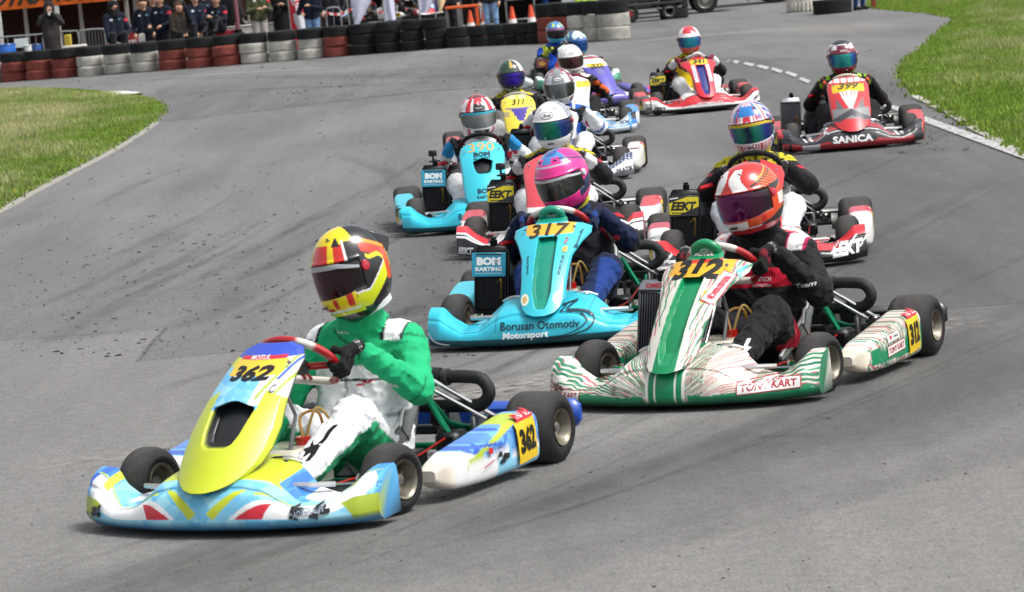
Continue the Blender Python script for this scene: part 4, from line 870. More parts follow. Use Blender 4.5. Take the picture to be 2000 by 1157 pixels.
hEB = hm((lambda A, E, P: (np.abs((A/11) % 1-.5) < .2) & (E > 18), '#d83848'), (lambda A, E, P: (np.abs(A) < 24) & (E > 34) & (E < 62), '#2f80cc'), (lambda A, E, P: (np.abs(np.abs(A)-34) < 5) & (E > 20), '#3a8ad0'), (lambda A, E, P: (E > 20) & (E < 34) & (np.abs(A) < 40) & (np.abs((A/5) % 1-.5) < .25), '#d03040'), (lambda A, E, P: (np.abs(A) > 60) & (np.abs(((P[..., 2]+P[..., 1]*.7)/.05) % 1-.5) < .28), '#1d3f9c'), (lambda A, E, P: (np.abs(A) > 75) & (np.abs(((P[..., 2]+P[..., 1]*.7)/.05) % 1-.5) < .08), '#58b0e0'), (lambda A, E, P: (E < -27) & (np.abs(A) < 60) & (np.abs((A/7) % 1-.5) < .28), '#d03040'), base='#eef0f4')
hST = hm((lambda A, E, P: (np.abs(A) < 22) & (E > 20), '#85888e'), (lambda A, E, P: (E > 62), '#8c8f95'), (lambda A, E, P: (np.abs(np.abs(P[..., 0])-.04) < .006) & (E > 55), '#b03048'), (lambda A, E, P: (np.abs(np.abs(A)-58) < 8) & (E > 12), '#7c1c30'), (lambda A, E, P: (np.abs(A) > 62) & (np.abs(((P[..., 2]+P[..., 1]*.5)/.06) % 1-.5) < .25), '#7a2036'), (lambda A, E, P: (E < -30) & (np.abs(np.abs(A)-48) < 14), '#7c1c30'), base='#c9ccd2')
h390 = hm((lambda A, E, P: (np.abs(A) < 20) & (E > 18), '#2c2d31'), (lambda A, E, P: (E > 60), '#323338'), (lambda A, E, P: (np.abs(A) < 16) & (E > 42) & (E < 66), '#dc3c48'), (lambda A, E, P: (np.abs(np.abs(A)-36) < 9) & (E > 14), '#d83040'), (lambda A, E, P: (np.abs(A) > 70) & (np.abs(((P[..., 2]+P[..., 1]*.6)/.07) % 1-.5) < .30), '#cc2838'), (lambda A, E, P: (E < -30) & (np.abs(A) < 22), '#232428'), (lambda A, E, P: (P[..., 2] < -.115), '#c42434'), (lambda A, E, P: (E < -27) & (np.abs(np.abs(A)-40) < 6), '#cc2838'), base='#e8e6e8')
hYE = hm((lambda A, E, P: (E > 14), '#34463c'), (lambda A, E, P: (np.abs(A-46) < 14) & (E > 12), '#e4e6dc'), (lambda A, E, P: (A < 12) & (E > 16), '#2e4c3c'), (lambda A, E, P: (np.abs(A) < 7) & (E > 36), '#c8a850'), (lambda A, E, P: (np.abs(A-24) < 10) & (E > 20), '#303336'), (lambda A, E, P: (np.abs(A) < 58) & (E < 20) & (E > -35), '#28302c'), (lambda A, E, P: (P[..., 2] < -.11), '#5c7a34'), (lambda A, E, P: (np.abs(A) > 90), '#34463c'), base='#e4e6dc')
hCH = hm((lambda A, E, P: (np.abs(A) > 80) & (E < 10) & (E > -12), '#d8d8d8'), base='#f6f6f6')
hPU = hm((lambda A, E, P: (E > 18) & (E < 40+12*np.cos(R(1)*A*5)) & (np.abs(A) < 60), '#2c66ac'), (lambda A, E, P: (np.abs(A) > 60) & (E > -20), '#2a5c8c'), (lambda A, E, P: (np.abs(A) > 75) & (np.abs(((P[..., 2]-P[..., 1]*.4)/.07) % 1-.5) < .2), '#8cd0c4'), (lambda A, E, P: (E < -25) & (np.abs(A) < 60), '#2a6c94'), (lambda A, E, P: (np.abs(P[..., 2]+.11) < .018), '#7cc8bc'), base='#d4ecec')
hBL = hm((lambda A, E, P: (np.abs(np.abs(A)-34) < 9) & (E > 36) & (E < 62), '#c6dc64'), (lambda A, E, P: (E > 20) & (E < 30) & (np.abs(A) < 80), '#a02c48'), (lambda A, E, P: (np.abs(A) > 80), '#28344c'), (lambda A, E, P: (E < -27), '#3a9cc8'), base='#3484c8')
h341 = hm((lambda A, E, P: (E > 34) & (np.abs(A) < 38+.3*(E-30)), '#dc3848'), (lambda A, E, P: (E > 66), '#dc3848'), (lambda A, E, P: (np.abs(A) > 80) & (E > 20), '#d03444'), (lambda A, E, P: (E < -24), '#d02c3c'), (lambda A, E, P: (E < -24) & (np.abs((A/13+P[..., 2]*20) % 1-.5) < .06), '#e8c040'), base='#f0eef0')
h399 = hm((lambda A, E, P: (E > 52), '#2a2e30'), (lambda A, E, P: (np.abs(E-51) < 2.2), '#e8e8e8'), (lambda A, E, P: (E < 34) & (E > 20) & (np.abs(A) < 60), '#7c2038'), (lambda A, E, P: (E > 33) & (E < 48) & (np.abs(np.abs(A)-40) < 14), '#eceaec'), (lambda A, E, P: (E < -27) & (np.abs(A) < 34), '#8c2038'), (lambda A, E, P: (np.abs(A) > 62) & (np.abs(((P[..., 2]+P[..., 1]*.3)/.07) % 1-.5) < .16), '#d8d8dc'), base='#6c1c32')
# --- visors (colour of the coating, some with a reflection's brightness painted in)
def vz(cs, strip=None, stripc='#e8e8e8'):
    xs, hs_ = zip(*cs)
    def f(A, v):
        M_ = np.stack([np.interp(A, xs, [C(h)[i] for h in hs_]) for i in range(3)], -1)*.85
        if strip: M_[v > strip] = C(stripc)
        return M_
    return f
DW = dict
def arai(s=1.): return [ell(0, .092, .034*s, .017*s, '#22242a'), ell(0, .092, .0315*s, .0145*s, '#f4f4f4'), T('Arai', .015*s, 0, .092, '#1a1a1e', .045*s, bold=.02, shear=.2)]
# ------------------------------------------------------------ the karts and their drivers
BORU = [T('Borusan Otomotiv', .040, -.005, .124, '#15303c', .40, bold=.012, rot=-1), T('Motorsport', .042, -.08, .076, '#eef6f8', .235, bold=.04, shear=.15), line([(.10, .205), (.166, .218), (.150, .205), (.130, .186), (.18, .180), (.232, .166), (.262, .130), (.232, .090), (.142, .064), (.03, .048)], .008, '#15303c'),
 line([(.085, .20), (.125, .205), (.115, .192), (.098, .176), (.15, .172), (.20, .160), (.228, .128), (.17, .085), (.08, .062), (.0, .054)], .006, '#15303c')]
swoosh = [line([(-.612, .10), (-.58, .066), (-.54, .050), (-.49, .044)], .010, '#e4f4f8')]
EK = lambda x, z, r_=0, c='#f4f4f4', s=1.: [T('EEKT', .055*s, x, z, c, .14*s, bold=.06, shear=.3, rot=r_)]
KARTS = [
 dict(aircooled=True, pos=(-.71, 12.56, -27.2), q=2., label='blue and lime racing kart with number 362, leading the pack in the left foreground', nose=nose362, nosetext=blot(.40, .085, .07, 3)+blot(-.545, .085, .06, 5)+[T('ADRENALIN', .020, .40, .083, '#8a97a8', .10, rot=8)],
      panel='big', open=(.098, .25, .56, .6), ppaint=pan362, ptext=[T('362', .048, -.002, .532, '#15161a', .165, bold=.05, shear=.15), T('MOTUL', .014, 0, .5775, '#f0e4e4', .08), ring(.115, .48, .010, .012, .003, '#222', a0=60, a1=330)], pod=podf362, podtext=podnum('362', True, blot(.05, .11, .07, 8)+[rect(-.06, .15, .03, .022, '#c8202c'), T('TAN YILMAZ', .010, -.01, .152, '#444a58', .07), rect(-.08, .105, .08, .005, '#c04050', 12)]), steer=-9,
      rearb='#1c4cae', frame='#11845c', wheelc=(.0, -.22, .52), wroll=-8, gw=(62, 12),
      drv=dict(label='driver in green and white suit with yellow, red and black helmet', suit=suit_of('#eef0f2', torso_up='#20b074', arm='#22b276', farm='#22b276', thigh='#eef0f2', shin='#eef0f2', patch='#eef0f2', neck='#20b074', patch2='#22242c', extra=ex362), helmet=h362, visor=vz([(-80, '#5a1a20'), (-20, '#7a1c2c'), (0, '#4a1028'), (30, '#2a0f18'), (80, '#1a0c10')], .84, '#b9bcc0'), hrot=(-34, 10, -4), hoff=(.07, -.02, .035), hspec=dict(scale=(.94, .93, 1.10), spoiler='#3c3e42', pivot='#c02838', vent='#1c1c1e'), collar='#d0d3d6', elb=((-.26, .08, .33), (.32, .09, .37)), knee=((-.15, -.22, .31), (.19, -.18, .30)), shoe='#7a1420',
        hands=(30, 0), text=[star(.165, .235, .030, '#17181c', 5, .4, .3), Q([(.19, .30), (.205, .30), (.185, .20), (.17, .20)], '#17181c'), T('SPARCO', .010, .0, .585, '#d8e8e0', .07), T('RACING', .016, .26, .40, '#e0ece6', .07, rot=-12)], glove=('#141416', '#141416', '#c8c8c8'))),
 dict(pos=(1.03, 14.70, -25.9), q=2., label='green and white racing kart with thin red streaks and number 312, right foreground', nose=nose312, nosetext=TK(.43, .095, .25, .050, 3)+TK(-.52, .075, .19, .045, -3)+blot(-.53, .10, .045, 11, '#6a4438'),
      panel='tony', duct='#0f8a58', ppaint=pan312, ptext=[T('312', .072, 0, .553, '#141414', .21, bold=.05, shear=.1, arc=.8), T('MOTUL', .016, 0, .604, '#f4dcd8', .09), rect(.122, .475, .058, .112, '#d04858', -24), rect(.122, .475, .050, .104, '#f2eef0', -24), T('tesa', .036, .122, .475, '#d03048', .090, rot=66, bold=.05), Q([(.16, .53), (.19, .55), (.18, .50)], '#58b8e0')], pod=podf312, podtext=podnum('312', True, TK(.0, .115, .20, .048, 4)+[rect(-.03, .165, .13, .03, '#e4e8e4', 4), rect(-.06, .167, .02, .016, '#c8202c', 4), T('TAN', .010, -.01, .168, '#444', .05, rot=4)]), steer=-8,
      frame='#11845c', radc='#b4b6b8', radx=(-.37, -.14), wheelc=(0, -.23, .53), radtext=[T('OMEX', .020, -.37, .445, '#c02030', .085, bold=.04)],
      drv=dict(label='driver in black and red suit with red and white helmet and purple visor', suit=suit_of('#1a1a1e', torso_up='#1a1a1e', chest=(.39, .475, '#c81a34'), patch='#eceaec', patch2='#b01c50', extra=ex312), helmet=h312, visor=vz([(-80, '#b0603a'), (-50, '#8a2a4a'), (-15, '#7a1460'), (10, '#6a1058'), (40, '#4a1038'), (80, '#201018')]), hrot=(-16, 9, -5), hoff=(.005, .0, .0), hspec=dict(pivot='#c83050', vent='#ece8e4'), collar='#17171a', elb=((-.29, .05, .38), (.32, .07, .36)), knee=((-.17, -.22, .31), (.19, -.2, .30)), shoe='#6a1420', glove=('#141416', '#6a1420', '#c8c4c4'),
        text=[T('PISTONTECH', .020, .02, .425, '#f0e4e6', .13), T('KARTING TEAM', .011, .04, .398, '#e8d8dc', .09), star(.185, .19, .026, '#f0f0f0', 5, .3, .2), Q([(.178, .235), (.190, .235), (.196, .15), (.186, .15)], '#f0f0f0'), T('Team', .022, .30, .41, '#d8d8d8', .08, shear=.4, rot=6)])),
 dict(pos=(.32, 17.42, -11.2), q=1., label='turquoise racing kart with number 317 and a green air duct, behind the two leaders', nose=noseturq, nosetext=BORU+swoosh, panel='tony', duct='#0f8f78', ppaint=pan817,
      ptext=[T('317', .060, 0, .553, '#3c3222', .20, bold=.02, shear=.1, arc=.8), T('BORCELIK', .014, .085, .395, '#15404c', .09, rot=80), T('RACING', .012, -.085, .40, '#15404c', .08, rot=-83), ell(.095, .46, .012, .014, '#e8a83c'), T('FIT', .014, .097, .50, '#d05060', .03, rot=75), T('Bosch', .014, .15, .50, '#15404c', .08, rot=75), ell(-.082, .245, .022, .028, '#e4ecd8'), ell(.082, .245, .022, .028, '#e4ecd8'), ell(-.082, .245, .012, .015, '#d8b06a'), ell(.082, .245, .012, .015, '#d0a0a0')],
      pod=podT, podtext=podnum('317'), steer=-7, frame='#11845c', radx=(-.385, -.2), sign=('#1f9ec0', BOM), wheelc=(0, -.24, .545),
      drv=dict(label='driver in dark blue suit with pink and blue helmet', suit=suit_of('#1b1c24', arm='#1d1b20', shin='#14244a', thigh='#161e38', extra=ex817), helmet=h817, visor=vz([(-80, '#3a3e34'), (-20, '#6a6e66'), (0, '#2c302c'), (12, '#6c7068'), (60, '#1d1f20'), (80, '#141416')], .88, '#d8d8da'), hrot=(-20, 16, -6), hoff=(-.02, -.03, -.02), hspec=dict(pivot='#c8c8cc', vent='#2c4c8c', vtext=[T('ARNOX', .009, -.02, .045, '#1c1c1c', .05)]), collar='#c8bc30', glove=('#16203c', '#1c3c7c', '#1a1a2a'), shoe='#1b2c50', elb=((-.31, .02, .42), (.31, .04, .42)), knee=((-.18, -.22, .30), (.22, -.18, .30)), text=[T('BORUSAN', .014, .235, .46, '#d8d8dc', .08, rot=-60), ell(.265, .45, .022, .016, '#c83038')])),
 dict(pos=(-.13, 24.84, .4), q=.8, label='turquoise racing kart with number 390 and a black air opening, left of the pack', nose=noseturq, nosetext=BORU, panel='mid', open=(.085, .45, .70, .75), ppaint=pan390,
      ptext=[T('390', .058, .0, .585, '#c9a85c', .19, bold=.01, arc=.9), T('BOM', .030, .0, .535, '#15404c', .12, bold=.06), T('ACADEMY', .016, .0, .508, '#15404c', .13, bold=.03), T('BOM', .036, .0, .29, '#154a58', .11, bold=.06), T('KARTING', .020, .0, .25, '#154a58', .12, bold=.04)], pod=podT, podtext=podnum('390'), radx=(-.37, -.2), sign=('#1f9ec0', BOM), cam=True, grip=('#3c1420', '#1a1a1c'), steer=-2, wheelc=(0, -.22, .57),
      drv=dict(label='driver in white suit with navy shoulders and red striped helmet, in kart 390', suit=suit_of('#e6e7ea', patch='#1c2c58', extra=ex390), helmet=h390, visor=vz([(-80, '#3a3c3e'), (-20, '#9a9c9c'), (15, '#c0c2c2'), (50, '#4a4c4e'), (80, '#202022')], .84, '#3cb4d0'), hrot=(6, 8, -2), hoff=(0, 0, .0), hspec=dict(pivot='#2a2a2c', text=[T('Sparco', .012, 0, .078, '#e8e8e8', .05), ell(0, .108, .011, .011, '#f0e8e8'), ell(.004, .108, .008, .008, '#dc3c48')]), collar='#c0c0c4', elb=((-.30, .02, .43), (.32, .02, .45)), text=[ell(.245, .50, .022, .016, '#cc1c34'), T('BOM', .012, -.25, .47, '#333', .04), T('TURKIYE', .010, .25, .47, '#444', .06)])),
 dict(pos=(.37, 22.53, -6.5), q=.8, label='black, red and white racing kart just behind the turquoise kart number 317', nose=noseEA, nosetext=EK(.52, .085, 8, '#16171a', .9)+EK(-.55, .065, -4, '#f0f0f0', .8)+[T('M', .05, -.02, .20, '#f0f0f0')], panel='slim', ppaint=panEA, pod=podEA, podtext=podnum('307'), radx=(-.36, -.2), sign=('#1a1b1d', EEKT), cam=True, grip=('#16161a', '#1c1c1e'), steer=-5,
      drv=dict(label='driver in white helmet with green and blue visor, right behind the pink helmet', suit=suit_of('#e4e6ea', arm='#1b1a1e', farm='#1d1c20', sleeve_tip='#e8eaec', extra=exEEKT), helmet=hEA, visor=vz([(-80, '#1c2c6c'), (-40, '#1c3c9c'), (-8, '#1e8c6c'), (10, '#249c78'), (34, '#1c3c8c'), (80, '#16182c')]), hrot=(-8, 10, -3), hoff=(.0, 0, .0), hspec=dict(text=arai(1.3), vent='#c8c8c8'), collar='#d8d8d8', elb=((-.30, .04, .42), (.32, .03, .42)))),
 dict(pos=(1.53, 20.14, -4.8), q=.8, label='red and black racing kart behind the green and white kart on the right', nose=noseEB, nosetext=EK(.50, .10, 6, '#f4f4f4', 1.35)+EK(-.50, .08, -3, '#f4f4f4', 1.1), panel='slim', ppaint=panEB, pod=podW, podtext=podnum('377'), radx=(-.44, -.2), sign=('#1a1b1d', EEKT), grip=('#17171a', '#1c1c1e'), steer=-5, wheelc=(0, -.22, .56),
      drv=dict(label='driver in blue, red and white striped helmet, behind the driver in black and red', suit=suit_of('#e6e8ec', arm='#1b1a1e', farm='#1b1a1e', extra=exEEKT), helmet=hEB, visor=vz([(-80, '#16306c'), (-45, '#1e4c9c'), (-20, '#2a9070'), (0, '#2c2c5c'), (12, '#2a9a78'), (40, '#1c2c8c'), (80, '#14162c')], .86, '#d8b82c'), hrot=(-8, 8, -5), hoff=(0, 0, .0), hspec=dict(vent='#d03848'), collar='#c8b830', elb=((-.30, .04, .42), (.31, .02, .42)), hands=(28, -28), text=[T('EEKT', .022, .16, .40, '#262a50', .07, rot=70)])),
 dict(pos=(.56, 28.87, -4.4), q=.6, label='navy racing kart with white stars on its fairing, in the middle of the pack', nose=noseST, nosetext=[T('PRATIK', .040, .545, .085, '#2a2c3c', .14, rot=8)], panel='slim', ppaint=panST, pod=podS, podtext=podnum('327'), radx=(-.36, -.2), grip=('#303238', '#b8b8b4'), eng='#a01420',
      drv=dict(label='driver in white and blue suit with grey and maroon helmet', suit=suit_of('#e8ebf0', extra=exST), helmet=hST, visor=vz([(-80, '#26282a'), (-35, '#4a4c40'), (-30, '#7c8082'), (20, '#84888a'), (28, '#3c4038'), (80, '#1c1c1e')]), hrot=(2, 12, -3), hspec=dict(text=arai(.9), pivot='#d8d8dc'), collar='#2c50a4', glove=('#1a1b1e', '#1a1b1e', '#8c8c8e'), elb=((-.32, .02, .44), (.32, .03, .41)))),
 dict(pos=(.85, 35.71, -.1), q=.6, label='white and light blue racing kart right behind the kart with the starred fairing', nose=noseCH, nosetext=[T('CHRONOSRACING', .030, .42, .115, '#3a4a5c', .24, rot=5)], panel='slim', ppaint=panCH, pod=podC, podtext=podnum('333'), radx=(-.36, -.2), grip=('#5c1828', '#7a2030'),
      drv=dict(label='driver in black and orange suit with plain white helmet and brown visor', suit=suit_of('#1c1b1e', extra=exCH), helmet=hCH, visor=vz([(-80, '#1c1a1a'), (-30, '#3c2c24'), (0, '#5c3434'), (25, '#6c4448'), (30, '#2c3028'), (80, '#161616')]), hrot=(10, 10, -4), hspec=dict(text=arai(1.1), vent='#4a4a4c'), collar='#1c1c1e', elb=((-.31, .02, .43), (.32, .03, .41)))),
 dict(pos=(.19, 32.44, 3.7), q=.6, label='yellow racing kart with a purple splash on its number panel, behind the kart number 390', nose=noseYE, panel='mid', ppaint=panYE, ptext=[T('311', .05, 0, .555, '#3c3c30', .13, bold=.03, shear=.3)], pod=podbase('#dcc83c', (lambda y, z: z > .2, '#c03a48')), podtext=podnum('311'), radx=(-.36, -.2), grip=('#1e2a44', '#a8aaa4'),
      drv=dict(label='driver in dark green and white helmet with violet visor, in the yellow kart', suit=suit_of('#e4e4e0', arm='#26262a', farm='#2a2a2e', extra=exEEKT), helmet=hYE, visor=vz([(-80, '#1c1c20'), (-30, '#2c2c6c'), (-10, '#3c20a8'), (10, '#4824c0'), (30, '#282c78'), (80, '#1c1c24')]), hrot=(2, 8, -2), hspec=dict(vent='#2c3c34', text=[T('BELL', .012, 0, -.118, '#3c3c30', .05)]), collar='#5c7038', elb=((-.31, .05, .40), (.32, .04, .40)))),
 dict(pos=(1.11, 41.44, 17.4), q=.6, label='purple racing kart with white splashes and number 322, near the back of the pack', nose=nosePU, nosetext=[rect(-.10, .15, .15, .035, '#d8283c'), T('MOTUL', .022, -.10, .15, '#f4f0f0', .12)], panel='mid', ppaint=panPU, ptext=[T('322', .045, 0, .52, '#4a4420', .15, bold=.03, shear=.2)], pod=podP, podtext=podnum('322'), radx=(-.36, -.2), grip=('#7a1c2c', '#c8c4c4'),
      drv=dict(label='driver in blue and pale green helmet, in the purple kart', suit=suit_of('#e8e4e8', extra=exPU), helmet=hPU, visor=vz([(-80, '#14284c'), (-30, '#1c4c94'), (0, '#1c58a4'), (40, '#152c5c'), (80, '#10182c')]), hrot=(12, 8, -2), hspec=dict(text=arai(.9), vent='#2c66ac'), collar='#6cc0b4')),
 dict(pos=(1.00, 48.12, 17.0), q=.5, label='pale green racing kart at the very back of the pack', nose=noseBL, panel='slim', ppaint=panBL, pod=podbase('#d3e2dc'), radx=(-.36, -.2), sign=('#5c1c22', [ell(0, 0, .06, .03, '#c8a020'), T('IAME', .03, 0, 0, '#3c1c10', .09)]), grip=('#1c1c20', '#1c1c20'),
      drv=dict(label='driver in blue suit with light blue helmet, last of the pack', suit=suit_of('#1c50c0', extra=exBL), helmet=hBL, visor=vz([(-80, '#16161a'), (0, '#241c20'), (80, '#141416')]), hrot=(4, 8, -2), hspec=dict(vent='#c6dc64', text=[T('HJC', .012, 0, .09, '#e8f0f4', .03)]), collar='#2c60c0', glove=('#20242c', '#c8d844', '#20242c'))),
 dict(pos=(2.31, 38.53, 4.8), q=.7, label='red and white racing kart number 341 with a dark blue air duct', nose=nose341, nosetext=[T('OKTOMAN GTO', .030, .02, .105, '#f4e8e8', .30, bold=.03, shear=.2), T('EEKT', .035, -.53, .085, '#1c1c20', .12, bold=.04, shear=.2, rot=-8), T('EEKT', .03, .575, .12, '#1c1c20', .10, bold=.04, shear=.2, rot=28)], panel='tony', duct='#d0d0d8', ppaint=pan341, ptext=[T('341', .050, 0, .565, '#4c4424', .15, bold=.04, shear=.25)], pod=podR, podtext=podnum('341'), radx=(-.44, -.12), sign=('#1a1b1d', EEKT), grip=('#3c3c44', '#c8c8cc'), rearb='#a02028',
      drv=dict(label='driver in yellow and black suit with red and white helmet, in red kart 341', suit=suit_of('#e4c22a', arm='#1c1b1e', farm='#1c1b1e', sleeve_tip='#e4e4e8', shin='#e8e8ea', extra=ex341), helmet=h341, visor=vz([(-80, '#16204c'), (-40, '#1c4c94'), (-10, '#2ca8b4'), (20, '#2c8cb4'), (50, '#2c40a8'), (80, '#141c3c')]), hrot=(-2, 8, -1), hspec=dict(vent='#8c1c2c'), collar='#c02838', glove=('#7a1c34', '#7a1c34', '#4a1c3c'), elb=((-.33, .04, .41), (.33, .03, .41)), hoff=(.0, 0, .01))),
 dict(pos=(3.14, 29.95, -3.5), q=.9, label='black and red racing kart with SANICA on its fairing, farthest right of all', nose=nose399, nosetext=[T('SANICA', .062, -.01, .105, '#f2f2f2', .35, bold=.045), T('K', .05, -.23, .18, '#e8e8e8', .05, bold=.05)], panel='wide', ppaint=pan399, ptext=[T('399', .052, 0, .545, '#5c5224', .19, bold=.04, shear=.3)], pod=podbase('#c8343e', (lambda y, z: z < .12, '#2c2c32')), podtext=podnum('399'), radc='#b4b6b8', radx=(-.51, -.12), grip=('#17171a', '#c8c4b0'), steer=-3,
      drv=dict(label='driver in black suit with maroon helmet and turquoise visor, in kart 399', suit=suit_of('#1c191e', extra=ex399), helmet=h399, visor=vz([(-80, '#181c4c'), (-45, '#1c3c94'), (-30, '#2c9cb0'), (15, '#38b4a8'), (26, '#2c6cc0'), (45, '#242c78'), (80, '#14142c')]), hrot=(5, 8, -2), hspec=dict(vent='#1c1c1c', text=[T('SANICA', .013, 0, .078, '#f0f0f0', .06, bold=.03)]), collar='#1c1c1e', glove=('#26201e', '#c8502c', '#c8502c'), elb=((-.32, .05, .38), (.31, .04, .38)), hoff=(.0, 0, -.01))),
]
import os
ONLY = os.environ.get('KART')
for i, sp in enumerate(KARTS):
    if ONLY and str(i) not in ONLY.split(','): continue
    info = build_kart(sp); build_driver(sp, info)
# ------------------------------------------------------------ the ground
def asphalt(name, lo, hi, patch=.5, stain=.5):
    m = bpy.data.materials.new(name); m.use_nodes = True; n = m.node_tree; L = n.links; b = n.nodes['Principled BSDF']
    tc = n.nodes.new('ShaderNodeTexCoord')
    def noise(s, det=4, sc_=(1, 1, 1), rough=.6, dist=0.):
        mp = n.nodes.new('ShaderNodeMapping'); mp.inputs['Scale'].default_value = sc_; L.new(tc.outputs['Object'], mp.inputs[0])
        q = n.nodes.new('ShaderNodeTexNoise'); q.inputs['Scale'].default_value = s; q.inputs['Detail'].default_value = det; q.inputs['Roughness'].default_value = rough; q.inputs['Distortion'].default_value = dist; L.new(mp.outputs[0], q.inputs['Vector']); return q.outputs['Fac']
    def rng_(f, a, b_, c, d):
        r_ = n.nodes.new('ShaderNodeMapRange'); L.new(f, r_.inputs[0])
        for i, v in enumerate((a, b_, c, d)): r_.inputs[i+1].default_value = v
        return r_.outputs[0]
    def mul(a, b_):
        q = n.nodes.new('ShaderNodeMath'); q.operation = 'MULTIPLY'; L.new(a, q.inputs[0]); L.new(b_, q.inputs[1]); return q.outputs[0]
    vo = n.nodes.new('ShaderNodeTexVoronoi'); vo.inputs['Scale'].default_value = 75; L.new(tc.outputs['Object'], vo.inputs['Vector'])
    g = mul(rng_(vo.outputs['Distance'], 0, .75, 1.14, .82), rng_(noise(130, 3), .3, .7, .88, 1.12))
    g = mul(g, rng_(noise(14, 5), .3, .7, .90, 1.08))
    g = mul(g, rng_(noise(.42, 5, (1, .22, 1), .6, .6), .34, .66, 1-patch*.22, 1+patch*.14))
    g = mul(g, rng_(noise(1.3, 6, (2.2, .10, 1), .62), .40, .68, 1.03, 1-stain*.16))
    cr = n.nodes.new('ShaderNodeTexVoronoi'); cr.inputs['Scale'].default_value = 3.1; cr.feature = 'DISTANCE_TO_EDGE'; 
    dn = n.nodes.new('ShaderNodeMapping'); dn.inputs['Scale'].default_value = (1, .55, 1); L.new(tc.outputs['Object'], dn.inputs[0]); L.new(dn.outputs[0], cr.inputs['Vector'])
    fade = rng_(noise(.6, 3), .52, .60, 0, 1)
    ck = rng_(cr.outputs['Distance'], .0, .006, .75, 1)
    cm = n.nodes.new('ShaderNodeMix'); cm.data_type = 'FLOAT'; L.new(fade, cm.inputs[0]); cm.inputs[2].default_value = 1; L.new(ck, cm.inputs[3]); g = mul(g, cm.outputs[0])
    mx = n.nodes.new('ShaderNodeMixRGB'); L.new(rng_(g, .55, 1.45, 0, 1), mx.inputs[0]); mx.inputs[1].default_value = (*lo, 1); mx.inputs[2].default_value = (*hi, 1)
    L.new(mx.outputs[0], b.inputs['Base Color']); b.inputs['Roughness'].default_value = .82; b.inputs['Specular IOR Level'].default_value = .3
    bp = n.nodes.new('ShaderNodeBump'); bp.inputs['Strength'].default_value = .55; bp.inputs['Distance'].default_value = .004; L.new(vo.outputs['Distance'], bp.inputs['Height']); bp.invert = True; L.new(bp.outputs[0], b.inputs['Normal'])
    MATS[name] = m
asphalt('asphalt', (.062, .0615, .061), (.250, .248, .246), .7)
asphalt('asphalt_light', (.080, .078, .075), (.292, .286, .277), .7, .3)
asphalt('asphalt_dark', (.056, .056, .059), (.214, .215, .224), .6, .8)
def sheet(name, pts, z, m, kind='structure', color='#808080'):
    P = [(*q, z) for q in pts]; b = MB(color); b.add(P, [tuple(range(len(P)))]); me = b.mesh(name, m)
    bb = bmesh.new(); bb.from_mesh(me); bmesh.ops.triangulate(bb, faces=bb.faces)
    for f in bb.faces:
        if f.normal.z < 0: f.normal_flip()
    bb.to_mesh(me); bb.free(); return tag(link(name, me), kind=kind)
sheet('road', [(-400, -60), (400, -60), (400, 700), (-400, 700)], 0, 'asphalt')
sheet('road_patch', [G(*p) for p in ((-900, 735), (-300, 697), (0, 668), (180, 655), (325, 641), (300, 668), (268, 708), (380, 697), (480, 688), (700, 672), (1000, 655), (1400, 632), (1850, 605), (2100, 588), (2600, 560))]+[(9, 4), (-9, 4)], .004, 'asphalt_light')
sheet('road_patch', [G(*p) for p in ((318, 238), (500, 218), (700, 193), (850, 178), (1000, 168), (1150, 158), (1150, 118), (900, 128), (700, 140), (500, 150), (300, 172), (330, 215))], .004, 'asphalt_dark')
# stains and rubber marks: thin worn films on the road
def film(name, rgb, dens, ns, lo=.42, hi=.62, sc_=(1, 1, 1)):
    m = bpy.data.materials.new(name); m.use_nodes = True; n = m.node_tree; L = n.links; b = n.nodes['Principled BSDF']; b.inputs['Base Color'].default_value = (*rgb, 1); b.inputs['Roughness'].default_value = .8
    at = n.nodes.new('ShaderNodeAttribute'); at.attribute_name = 'Col'; tc = n.nodes.new('ShaderNodeTexCoord'); mp = n.nodes.new('ShaderNodeMapping'); mp.inputs['Scale'].default_value = sc_; L.new(tc.outputs['Object'], mp.inputs[0])
    q = n.nodes.new('ShaderNodeTexNoise'); q.inputs['Scale'].default_value = ns; q.inputs['Detail'].default_value = 6; q.inputs['Roughness'].default_value = .7; L.new(mp.outputs[0], q.inputs['Vector'])
    r_ = n.nodes.new('ShaderNodeMapRange'); L.new(q.outputs['Fac'], r_.inputs[0]); r_.inputs[1].default_value = lo; r_.inputs[2].default_value = hi; r_.inputs[4].default_value = dens
    mu = n.nodes.new('ShaderNodeMath'); mu.operation = 'MULTIPLY'; L.new(r_.outputs[0], mu.inputs[0]); L.new(at.outputs['Fac'], mu.inputs[1]); L.new(mu.outputs[0], b.inputs['Alpha']); MATS[name] = m
film('rubber_film', (.045, .045, .047), .28, 2.2, .30, .72, (1, .3, 1)); film('paint_film', (.50, .50, .49), .95, 26, .34, .56); film('dust_film', (.36, .34, .31), .6, 14)
